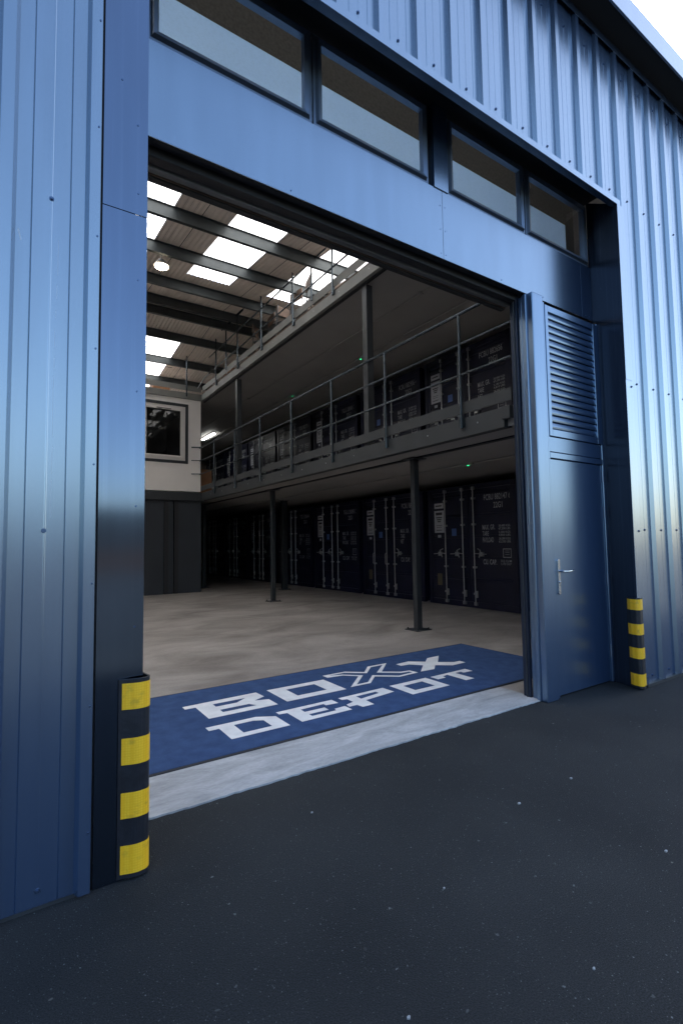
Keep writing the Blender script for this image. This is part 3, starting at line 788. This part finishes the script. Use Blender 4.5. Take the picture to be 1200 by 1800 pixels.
def container(yc, z0, serial, rows, label, group, plaque=True, blue=True, brown=True, handle_down=False, framed=True):
    X = CX
    T = thing('shipping_container', (X, yc, z0), label, 'container', group)
    H = 2.60; W = 1.215
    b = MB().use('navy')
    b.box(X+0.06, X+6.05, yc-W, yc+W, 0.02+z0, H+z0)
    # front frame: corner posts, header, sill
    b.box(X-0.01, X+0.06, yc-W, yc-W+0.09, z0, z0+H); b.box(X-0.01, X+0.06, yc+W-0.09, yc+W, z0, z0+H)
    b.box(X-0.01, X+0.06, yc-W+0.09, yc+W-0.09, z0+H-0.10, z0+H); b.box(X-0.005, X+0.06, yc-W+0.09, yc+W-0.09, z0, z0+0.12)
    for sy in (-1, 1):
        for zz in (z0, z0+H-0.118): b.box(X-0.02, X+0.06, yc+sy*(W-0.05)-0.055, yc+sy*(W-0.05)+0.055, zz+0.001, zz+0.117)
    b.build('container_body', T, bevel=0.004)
    for side, s in (('r', -1), ('l', 1)):
        ya, yb = (yc-W+0.095, yc-0.008) if s < 0 else (yc+0.008, yc+W-0.095)
        d = MB().use('navy')
        zb, zt = z0+0.125, z0+H-0.105
        # frame of door
        d.box(X+0.004, X+0.04, ya, ya+0.06, zb, zt); d.box(X+0.004, X+0.04, yb-0.06, yb, zb, zt)
        d.box(X+0.004, X+0.04, ya+0.06, yb-0.06, zb, zb+0.06); d.box(X+0.004, X+0.04, ya+0.06, yb-0.06, zt-0.06, zt)
        # broad horizontal corrugations
        pr = [(X+0.012, zb+0.06)]
        z = zb+0.06; nb = 5; st = (zt-zb-0.12)/nb
        for q in range(nb):
            a = z+q*st
            pr += [(X+0.012, a+0.84*st), (X+0.030, a+0.88*st), (X+0.030, a+0.95*st), (X+0.012, a+0.99*st)]
        pr.append((X+0.012, zt-0.06))
        m_ = len(pr)
        d.add([(x, ya+0.06, zq) for x, zq in pr]+[(x, yb-0.06, zq) for x, zq in pr], [(q, q+1, m_+q+1, m_+q) for q in range(m_-1)])
        D = d.build('door', T)
        bars = (yc-0.16,) if s < 0 else (yc+0.15, yc+0.66)
        for yb_ in bars:
            lb = MB().use('galv')
            lb.cyl((X-0.035, yb_, z0+0.07), (X-0.035, yb_, z0+H-0.07), 0.014, 10)
            for zz in (z0+0.30, z0+0.85, z0+1.75, z0+2.30): lb.box(X-0.055, X+0.006, yb_-0.035, yb_+0.035, zz-0.02, zz+0.02)
            for zz, dd in ((z0+0.09, 1), (z0+H-0.09, -1)):
                lb.box(X-0.062, X-0.01, yb_-0.045, yb_+0.022, zz-0.03, zz+0.035)
            lb.box(X-0.045, X-0.012, yb_-0.06, yb_-0.02, z0+0.22, z0+0.36)
            LB = lb.build('locking_bar', D)
            hn = MB().use('galv')
            dirn = -1 if s < 0 else 1
            if handle_down and s > 0:
                hn.path([(X-0.055, yb_, z0+1.13), (X-0.06, yb_+0.03, z0+1.10), (X-0.06, yb_+0.03, z0+0.86)], 0.010, 8)
            else:
                hn.path([(X-0.05, yb_, z0+1.13), (X-0.065, yb_+dirn*0.06, z0+1.14), (X-0.065, yb_+dirn*0.34, z0+1.125)], 0.009, 8)
                hn.path([(X-0.03, yb_+dirn*0.12, z0+1.05), (X-0.045, yb_+dirn*0.17, z0+1.20), (X-0.03, yb_+dirn*0.09, z0+1.24)], 0.012, 8)
                hn.box(X-0.05, X+0.012, yb_+dirn*0.19-0.03, yb_+dirn*0.19+0.03, z0+1.08, z0+1.17)
            hn.build('handle', LB)
        XT = X+0.009
        if s < 0:
            st_ = MB().use('stencil'); stencil(st_, serial, yc-0.42, z0+2.24, 0.115, 0.66, XT); st_.build('serial_number', D)
            st_ = MB().use('stencil'); stencil(st_, '22G1', yc-0.66, z0+2.07, 0.115, 0.22, XT); st_.build('size_code', D)
            for (a, l1, l2), zz in zip(rows, (1.63, 1.50, 1.37)):
                st_ = MB().use('stencil'); stencil(st_, a, yc-0.36, z0+zz, 0.10, 0.040*len(a), XT); st_.build('weight_heading', D)
                st_ = MB().use('stencil'); stencil(st_, l1, yc-0.77, z0+zz+0.05, 0.042, 0.29, XT); stencil(st_, l2, yc-0.77, z0+zz-0.008, 0.042, 0.29, XT); st_.build('weight_figures', D)
            st_ = MB().use('stencil'); stencil(st_, 'CU. CAP.', yc-0.36, z0+0.92, 0.10, 0.34, XT); st_.build('capacity_heading', D)
            st_ = MB().use('stencil'); stencil(st_, '33.2 CU.M.', yc-0.80, z0+0.975, 0.042, 0.27, XT); stencil(st_, '1,172 CU.FT.', yc-0.80, z0+0.917, 0.042, 0.29, XT); st_.build('capacity_figures', D)
            if framed:
                st_ = MB().use('stencil'); ya_, za_ = yc-0.86, z0+1.06
                for (p, q, r_, t_) in ((0, 0.20, 0, 0.014), (0, 0.20, 0.166, 0.18), (0, 0.014, 0.014, 0.166), (0.186, 0.20, 0.014, 0.166)):
                    st_.add([(XT, ya_-p, za_+r_), (XT, ya_-q, za_+r_), (XT, ya_-q, za_+t_), (XT, ya_-p, za_+t_)], [(0, 1, 2, 3)])
                for q in (0.06, 0.10, 0.13): st_.add([(XT, ya_-0.05, za_+q), (XT, ya_-0.15, za_+q), (XT, ya_-0.15, za_+q+0.007), (XT, ya_-0.05, za_+q+0.007)], [(0, 1, 2, 3)])
                st_.build('framed_mark', D)
        else:
            if plaque:
                n_ = MB().use('paper'); yl = yc+1.03
                n_.box(XT-0.004, XT-0.001, yl-0.30, yl, z0+1.60, z0+2.10)
                n_.box(XT-0.004, XT-0.001, yl-0.29, yl-0.01, z0+2.15, z0+2.27)
                n_.box(XT-0.004, XT-0.001, yl-0.20, yl-0.10, z0+1.49, z0+1.55)
                n_.use('ink'); xx = XT-0.006
                for (p, q, za_, zb_) in ((0.05, 0.25, 2.00, 2.06), (0.06, 0.24, 1.93, 1.955), (0.08, 0.22, 1.885, 1.91), (0.10, 0.20, 1.84, 1.865), (0.06, 0.24, 1.76, 1.77), (0.07, 0.23, 1.72, 1.73), (0.06, 0.24, 1.65, 1.665), (0.05, 0.24, 2.195, 2.225)):
                    n_.add([(xx, yl-p, z0+za_), (xx, yl-q, z0+za_), (xx, yl-q, z0+zb_), (xx, yl-p, z0+zb_)], [(0, 1, 2, 3)])
                n_.build('notice', D)
            if blue:
                MB().use('plateblue').box(XT-0.004, XT-0.001, yc+0.36, yc+0.50, z0+1.52, z0+1.68).build('identity_plate', D)
            if brown:
                MB().use('platebrown').box(XT-0.004, XT-0.001, yc+0.83, yc+0.97, z0+0.42, z0+0.68).build('safety_plate', D)
    return T
RW = (('MAX. GR.', '30,480 KGS.', '67,200 LBS.'), ('TARE', '2,200 KGS.', '4,850 LBS.'), ('PAYLOAD', '28,280 KGS.', '62,350 LBS.'))
RW2 = (('MAX. GR.', '30,480 KGS.', '67,200 LBS.'), ('TARE', '2,180 KGS.', '4,810 LBS.'), ('NET', '28,300 KGS.', '62,390 LBS.'))
CP = 2.60
ser_lo = ['FCBU 882147 6', 'FCBU 883073 2', 'TGLU 280893 2', 'TGLU 280644 1']
lab_lo = ['navy container on the ground floor nearest the doorway, its number ending 147 6',
          'navy container half hidden behind the near ground floor steel column',
          'third navy ground floor container from the doorway with a white notice and small blue plate',
          'fourth navy ground floor container, right behind the thicker inner column',
          ]
g_lo = 'navy containers lined up on the ground floor'; g_up = 'navy containers lined up on the lower mezzanine'
for k in range(4):
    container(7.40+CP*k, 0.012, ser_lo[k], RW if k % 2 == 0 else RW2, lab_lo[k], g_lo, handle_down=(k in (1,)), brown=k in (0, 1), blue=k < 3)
ser_up = ['FCBU 882656 1', 'FCBU 882956 4', 'TGLU 280401 2', 'FCBU 882771 0']
lab_up = ['navy container upstairs at the doorway end, number FCBU 882656 above the rail',
          'navy container upstairs with the clear white notice, number FCBU 882956 4',
          'navy container upstairs behind the bright steel column of the lower mezzanine',
          'fourth navy container upstairs from the doorway end']
for k in range(4):
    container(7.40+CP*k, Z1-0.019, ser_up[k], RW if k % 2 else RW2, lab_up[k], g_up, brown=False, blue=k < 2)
# farther copies
src_lo = [o for o in bpy.data.objects if o.get('label') == lab_lo[3]][0]
src_up = [o for o in bpy.data.objects if o.get('label') == lab_up[3]][0]
for k, (a, b_) in enumerate((('fifth dark container along the ground floor row', 'fifth navy container along the mezzanine row'),
                             ('sixth dark container along the ground floor row, deep in shade', 'sixth navy container on the mezzanine, with pale bars showing beside the card box'),
                             ('last dark container at the far end of the ground floor row', 'last navy container at the far end of the mezzanine row')), start=4):
    c = copy_tree(src_lo, None, (0, CP*(k-3), 0)); c['label'] = a
    c = copy_tree(src_up, None, (0, CP*(k-3), 0)); c['label'] = b_

# ------------------------------------------------------------------ office room on the lower mezzanine
O = thing('office_room', (1.5, 15.0, Z1), 'white walled site office room with one dark trimmed window on the mezzanine', 'office')
wx0, wx1, wz0, wz1 = 3.16, 4.42, 3.94, 5.58
ow = MB().use('office')
ow.box(-4.0, wx0, 14.99, 15.09, Z1, 5.826); ow.box(wx1, XF-0.01, 14.99, 15.09, Z1, 5.826)
ow.box(wx0, wx1, 14.99, 15.09, Z1, wz0); ow.box(wx0, wx1, 14.99, 15.09, wz1, 5.826)
ow.box(XF-0.11, XF-0.01, 15.09, 18.5, Z1, 5.826)
ow.build('wall', O)
MB().use('trim').box(XF-0.009, XF-0.004, 14.992, 18.5, Z1, 5.825).build('corner_trim', O)
tm = MB().use('trim')
t_ = 0.085
tm.box(wx0-t_, wx1+t_, 14.975, 14.99, wz1, wz1+t_); tm.box(wx0-t_, wx1+t_, 14.975, 14.99, wz0-t_, wz0)
tm.box(wx0-t_, wx0, 14.975, 14.99, wz0, wz1); tm.box(wx1, wx1+t_, 14.975, 14.99, wz0, wz1)
tm.build('window_surround', O)
of = MB().use('pvc')
f_ = 0.075
for a, d0, d1 in ((0, 14.985, 15.05), (f_-0.005, 14.970, 15.03)):
    x0_, x1_, q0, q1 = wx0+a, wx1-a, wz0+a, wz1-a
    of.box(x0_, x0_+f_, d0, d1, q0, q1); of.box(x1_-f_, x1_, d0, d1, q0, q1)
    of.box(x0_+f_, x1_-f_, d0, d1, q0, q0+f_); of.box(x0_+f_, x1_-f_, d0, d1, q1-f_, q1)
ofr = of.build('window_frame', O, bevel=0.008)
MB().use('officeglass').add([(wx0+0.14, 15.0, wz0+0.14), (wx1-0.14, 15.0, wz0+0.14), (wx1-0.14, 15.0, wz1-0.14), (wx0+0.14, 15.0, wz1-0.14)], [(0, 1, 2, 3)]).build('pane', ofr)
MB().use('trim').box(wx0+0.42, wx1-0.42, 14.962, 14.969, wz1-0.13, wz1-0.105).build('trickle_vent', ofr)

# partition wall under the office: three grey panels with dark posts between
for (a, b_, lb) in ((-4.0, 3.83, 'wide dark grey partition panel under the office, at the left'),
                    (3.94, 4.10, 'narrow grey partition panel between two black posts'),
                    (4.24, 4.93, 'grey partition panel at the right end under the office')):
    o = MB().use('wall_in').box(a, b_, 15.06, 15.14, 0.011, 2.77).build('partition_panel'); tag(o, lb, 'partition wall', 'partition panels under the office'); base(o, ((a+b_)/2, 15.1, 0.011))
for x, lb in ((3.885, 'left one of two black posts between the partition panels'), (4.17, 'right one of two black posts between the partition panels')):
    o = MB().use('black').box(x-0.05, x+0.065, 15.02, 15.12, 0.011, 2.765).build('partition_post'); tag(o, lb, 'post', 'black partition posts'); base(o, (x, 15.07, 0.011))

# ------------------------------------------------------------------ lamps, conduits
def highbay(x, y, z, lit, label):
    T = thing('high_bay_lamp', (x, y, z-0.35), label, 'ceiling lamp')
    MB().use('lamp_body').cyl((x, y, z-0.30), (x, y, z-0.22), 0.14, 20, 0.10).cyl((x, y, z-0.22), (x, y, z-0.18), 0.06, 14).cyl((x, y, z-0.18), (x, y, z-0.015), 0.008, 8).build('housing', T)
    MB().use('lit_warm' if lit else 'lamp_body').cyl((x, y, z-0.315), (x, y, z-0.301), 0.125, 20).build('lens', T)
highbay(2.40, 9.75, roofz(9.75), True, 'round lit high-bay lamp hanging between two roof purlins')
T = thing('tube_light', (6.7, 19.3, 5.75), 'lit white strip light on the soffit beside the office corner', 'strip light')
MB().use('lamp_body').box(6.64, 6.76, 18.9, 20.3, 5.80, 5.845).build('housing', T)
MB().use('lit_white').box(6.65, 6.75, 18.92, 20.28, 5.765, 5.799).build('diffuser', T)
def emergency(x, y, z, label):
    T = thing('emergency_light', (x, y, z-0.05), label, 'emergency light', 'emergency lights with green indicators')
    MB().use('lamp_body').box(x-0.05, x+0.05, y-0.14, y+0.14, z-0.045, z-0.001).build('housing', T, bevel=0.006)
    MB().use('lit_green').cyl((x, y, z-0.050), (x, y, z-0.0455), 0.022, 10).build('indicator', T)
emergency(6.68, 6.0, Z1S+0.018, 'emergency light with green indicator on the ground floor soffit, right of the near column')
emergency(6.97, 9.5, 5.848, 'emergency light with green indicator under the upper mezzanine, left of the near steel column')
emergency(7.0, 13.0, 5.848, 'farther emergency light with green indicator under the upper mezzanine')
def conduit(x, z, y0, y1, label, boxes):
    T = thing('conduit', (x, y0, z-0.03), label, 'conduit', 'grey conduits along the soffits')
    MB().use('ceiling').cyl((x, y0, z-0.022), (x, y1, z-0.022), 0.0125, 8).build('pipe', T)
    for y in boxes: MB().use('ceiling').cyl((x, y, z-0.05), (x, y, z-0.001), 0.05, 14).build('junction_box', T)
conduit(6.05, 5.848, 3.4, 26, 'long grey conduit nearest the edge under the upper mezzanine', (6.4, 14.0))
conduit(6.97, 5.848, 3.4, 26, 'grey conduit deeper under the upper mezzanine carrying the green lights', (5.5, 11.0))
conduit(6.68, Z1S+0.018, 3.9, 26, 'grey conduit on the soffit above the ground floor containers', (4.6, 8.0))

# ------------------------------------------------------------------ entrance mat with lettering
ZM = 0.010
Mt = thing('entrance_mat', (3.0, 4.1, ZM), 'large blue entrance mat with white company lettering inside the doorway', 'mat')
m_ = MB().use('matblue').box(0.47, 5.17, 3.275, 4.86, ZM+0.0, ZM+0.009)
m_.use('edging').box(0.45, 5.19, 3.25, 3.2749, ZM+0.0, ZM+0.006).box(0.45, 5.19, 4.8601, 4.885, ZM, ZM+0.006).box(0.45, 0.4699, 3.275, 4.86, ZM, ZM+0.006).box(5.1701, 5.19, 3.275, 4.86, ZM, ZM+0.006)
m_.build('mat_pile', Mt)
LET = {
 'B': [[(1.29, 4.43), (1.98, 4.45), (1.99, 4.29), (1.87, 4.23), (1.99, 4.19), (1.99, 4.01), (1.38, 4.01), (1.38, 4.35), (1.29, 4.35)], [(1.53, 4.35), (1.83, 4.35), (1.72, 4.27), (1.53, 4.27)], [(1.53, 4.17), (1.79, 4.17), (1.83, 4.10), (1.53, 4.10)]],
 'O': [[(2.09, 4.45), (2.72, 4.45), (2.72, 4.03), (2.09, 4.03)], [(2.25, 4.36), (2.56, 4.36), (2.56, 4.13), (2.25, 4.13)]],
 'X': [[(2.79, 4.58), (3.07, 4.58), (3.23, 4.44), (3.40, 4.61), (3.67, 4.61), (3.39, 4.34), (3.55, 4.215), (3.66, 4.20), (3.675, 4.08), (3.41, 4.065), (3.21, 4.23), (3.03, 4.06), (2.79, 4.06), (3.08, 4.34), (2.97, 4.46), (2.79, 4.48)],
       [(2.85, 4.545), (3.04, 4.54), (3.225, 4.385), (3.41, 4.565), (3.58, 4.57), (3.32, 4.34), (3.52, 4.175), (3.62, 4.165), (3.63, 4.12), (3.43, 4.105), (3.22, 4.285), (3.03, 4.105), (2.89, 4.10), (3.14, 4.34), (2.98, 4.495)]],
 'Xs': [[(3.72, 4.50), (3.92, 4.52), (4.07, 4.39), (4.21, 4.51), (4.41, 4.52), (4.17, 4.29), (4.32, 4.18), (4.41, 4.18), (4.41, 4.09), (4.19, 4.08), (4.04, 4.20), (3.91, 4.08), (3.72, 4.09), (3.93, 4.28), (3.83, 4.40), (3.72, 4.41)]],
 'D': [[(1.29, 3.83), (1.70, 3.83), (1.84, 3.75), (1.84, 3.50), (1.37, 3.50), (1.37, 3.75), (1.29, 3.75)], [(1.49, 3.76), (1.65, 3.76), (1.72, 3.72), (1.72, 3.57), (1.49, 3.57)]],
 'E': [[(1.88, 3.83), (2.43, 3.84), (2.43, 3.73), (2.31, 3.74), (2.31, 3.78), (2.08, 3.77), (2.08, 3.70), (2.27, 3.70), (2.27, 3.63), (2.08, 3.63), (2.08, 3.58), (2.31, 3.58), (2.32, 3.62), (2.43, 3.63), (2.43, 3.52), (1.95, 3.51), (1.95, 3.76), (1.88, 3.77)]],
 'P': [[(2.50, 3.84), (3.02, 3.86), (3.03, 3.70), (2.67, 3.65), (2.66, 3.52), (2.54, 3.52), (2.53, 3.59), (2.45, 3.59), (2.46, 3.65), (2.55, 3.68), (2.55, 3.77), (2.50, 3.78)], [(2.66, 3.79), (2.89, 3.80), (2.89, 3.75), (2.66, 3.71)]],
 'O2': [[(3.11, 3.87), (3.59, 3.88), (3.59, 3.54), (3.11, 3.53)], [(3.22, 3.79), (3.47, 3.80), (3.47, 3.62), (3.22, 3.62)]],
 'T': [[(3.65, 3.87), (4.18, 3.89), (4.18, 3.78), (4.05, 3.79), (4.05, 3.83), (3.97, 3.83), (3.97, 3.57), (3.85, 3.57), (3.85, 3.83), (3.77, 3.81), (3.76, 3.76), (3.65, 3.76)]],
}
for key, loops in LET.items():
    cu = bpy.data.curves.new('letter', 'CURVE'); cu.dimensions = '2D'; cu.fill_mode = 'BOTH'
    for lp in loops:
        s_ = cu.splines.new('POLY'); s_.points.add(len(lp)-1); s_.use_cyclic_u = True
        for p, (x, y) in zip(s_.points, lp): p.co = (x, y, 0, 1)
    ob = bpy.data.objects.new('letter', cu); COL.objects.link(ob)
    dg = bpy.context.evaluated_depsgraph_get(); me = bpy.data.meshes.new_from_object(ob.evaluated_get(dg))
    vs = [tuple(v.co) for v in me.vertices]; fs = [tuple(p.vertices) for p in me.polygons]
    bpy.data.objects.remove(ob); bpy.data.curves.remove(cu); bpy.data.meshes.remove(me)
    MB().use('matwhite').add([(x, y, ZM+0.0105) for x, y, z in vs], fs).build('letter', Mt)

# ------------------------------------------------------------------ corner guards
def guard(name, prof, thick, ztop, label, bands):
    """prof: outer surface points, flange then bulge round the arris; solid strip of rubber, yellow bands standing proud"""
    T = thing(name, (prof[0][0], prof[0][1], 0), label, 'corner guard', 'striped corner guards on the doorway')
    def offset(d):
        out = []
        for i, p in enumerate(prof):
            a = Vector(prof[max(0, i-1)]); c = Vector(prof[min(len(prof)-1, i+1)])
            t2 = (c-a).normalized(); n2 = Vector((t2.y, -t2.x))
            out.append((p[0]+n2.x*d, p[1]+n2.y*d))
        return out
    mb = MB().use('rubber'); o = offset(0); i_ = offset(-thick)
    mb.prism(o+list(reversed(i_)), 0.012, ztop)
    mb.build('rubber_body', T)
    for za, zb in bands:
        y = MB().use('yellow'); n = len(prof)
        oo = offset(0.0018)[1:]; ii = offset(0.0002)[1:]
        y.prism(oo+list(reversed(ii)), za, zb)
        y.build('reflective_band', T)
    return T
# left: flat flange on the column face, then bulging round the corner
prof = [(0.415, FY-0.012)]
for q in range(0, 9):
    x = 0.428+0.085*q/8; prof.append((x, FY-0.012-0.016*(0.5-0.5*math.cos(math.pi*q/8)) - 0.006*math.sin(math.pi*q/8)))
cx_, cy_, rr = 0.513, FY+0.004, 0.032
for q in range(1, 10):
    a = -math.pi/2+ (math.pi*0.62)*q/9; prof.append((cx_+rr*math.cos(a), cy_+rr*math.sin(a)))
for q in range(1, 4): prof.append((0.531+(0.005 if q == 1 else 0), FY+0.025+0.03*q))
guard('corner_guard', prof, 0.008, 0.832, 'near black rubber corner guard with yellow bands at the foot of the left column',
      ((0.705, 0.815), (0.475, 0.585), (0.255, 0.36), (0.030, 0.145)))
# right: from the reveal round the arris to the flashing
prof = []
ux, uy = (RX-5.06), (RY-2.80); L_ = math.hypot(ux, uy); ux, uy = ux/L_, uy/L_
nx, ny = uy, -ux   # pointing to -X
if nx > 0: nx, ny = -nx, -ny
ax, ay = RX, RY
for d in (0.115, 0.10, 0.085, 0.07, 0.055):
    bul = 0.012+0.012*(1-(d-0.055)/0.06)
    prof.append((ax-ux*d+nx*bul, ay-uy*d+ny*bul))
rr = 0.030
a0 = math.atan2(ny, nx) % (2*math.pi); a1 = 1.5*math.pi
for q in range(0, 10):
    a = a0+(a1-a0)*q/9; prof.append((ax-ux*0.02+0.012+rr*math.cos(a), ay+0.014+rr*math.sin(a)))
for x, bl in ((0.035, 0.015), (0.055, 0.011), (0.075, 0.010)): prof.append((ax+x, ay-bl))
guard('corner_guard', prof, 0.008, 0.848, 'far black rubber corner guard with yellow bands right of the personnel door',
      ((0.735, 0.835), (0.505, 0.605), (0.285, 0.385), (0.035, 0.145)))

# ------------------------------------------------------------------ things stored on the mezzanines
def crate(x0, x1, y0, y1, z0, z1, label, m='card', cat='box'):
    T = thing('cardboard_box', ((x0+x1)/2, (y0+y1)/2, z0), label, cat)
    MB().use(m).box(x0, x1, y0, y1, z0, z1).build('carton', T, bevel=0.006)
    MB().use('paper').box(x0-0.002, x0-0.0005, (y0+y1)/2-0.02, (y0+y1)/2+0.03, z0+0.05, z1-0.03).build('tape', T)
crate(4.98, 5.45, 15.6, 16.6, Z1-0.0195, 3.83, 'tall orange brown box on the mezzanine beside the office corner')
crate(5.05, 5.5, 12.9, 13.5, 6.03+0.02, 6.30, 'low brown box at the far end of the upper mezzanine')
crate(3.6, 4.1, 15.5, 16.0, 6.032, 6.42, 'small pale brown box behind the back railing of the upper mezzanine')
def chair(x, y, z, rot, lean):
    T = thing('stacking_chair', (x, y, z), 'x', 'chair', 'chairs stored on the upper mezzanine')
    T.rotation_euler = (0, lean, rot)
    def L(mb, nm):
        me_o = mb.build(nm); me_o.parent = T; return me_o
    L(MB().use('steel').box(-0.21, 0.21, -0.21, 0.21, 0.44, 0.47), 'seat')
    L(MB().use('wood').box(-0.21, 0.21, 0.20, 0.225, 0.68, 0.90), 'backrest')
    for sx in (-1, 1):
        for sy in (-1, 1):
            L(MB().use('steel').cyl((sx*0.22, sy*0.22, 0), (sx*0.19, sy*0.19, 0.9 if sy > 0 else 0.45), 0.013, 8), 'leg')
    return T
cl = ['nearest stored chair on the upper mezzanine, against the bright rooflight', 'second stored chair from the doorway on the upper mezzanine',
      'stored chair in the middle of the upper mezzanine row', 'fourth stored chair along the upper mezzanine', 'farthest stored chair on the upper mezzanine, beside a brown board']
for (x, y, rot, ln), lb in zip(((5.35, 8.75, 1.3, 0.0), (5.40, 9.45, 1.7, 0.0), (5.35, 10.05, 0.2, 0.0), (5.45, 10.75, 1.5, 0.0), (5.35, 11.45, 0.8, 0.0)), cl):
    c = chair(x, y, 6.051, rot, ln); c['label'] = lb
for x, y0_, y1_, z1_, lb in ((5.75, 9.0, 10.1, 6.55, 'long brown board standing behind the stored chairs'), (5.8, 11.2, 12.0, 6.75, 'shorter brown board beyond the stored chairs')):
    o = MB().use('wood').box(x, x+0.04, y0_, y1_, 6.051, z1_).build('timber_board'); tag(o, lb, 'board', 'boards stored on the upper mezzanine'); base(o, (x, (y0_+y1_)/2, 6.051))

# ------------------------------------------------------------------ litter on the asphalt
lit = [((2.307, 1.791), 0.011), ((2.791, 1.795), 0.010), ((2.49, 1.153), 0.009), ((1.505, 1.548), 0.005), ((1.019, 1.209), 0.007), ((1.627, 0.994), 0.006), ((1.359, 2.354), 0.007)]
labs = ['white stone chip on the asphalt below the middle of the threshold', 'white chip on the asphalt right of the middle chip', 'pale chip on the asphalt near the right edge of the photo',
        'tiny bright chip left of centre on the asphalt', 'pale chip at the bottom edge of the asphalt', 'grey chip low on the right of the asphalt', 'small grey chip on the asphalt just off the threshold']
for ((cx, cy), r_), lb in zip(lit, labs):
    p = Vector((cx, cy, 0))
    n = 7; mb = MB().use('apron'); ang = random.random()*3
    poly = [(p.x+r_*(0.7+0.4*random.random())*math.cos(ang+2*math.pi*q/n), p.y+0.7*r_*(0.7+0.4*random.random())*math.sin(ang+2*math.pi*q/n)) for q in range(n)]
    mb.prism(poly, 0.0005, 0.004+r_*0.15)
    o = mb.build('stone_chip'); tag(o, lb, 'stone chip', 'pale chips lying on the asphalt'); base(o, (p.x, p.y, 0))
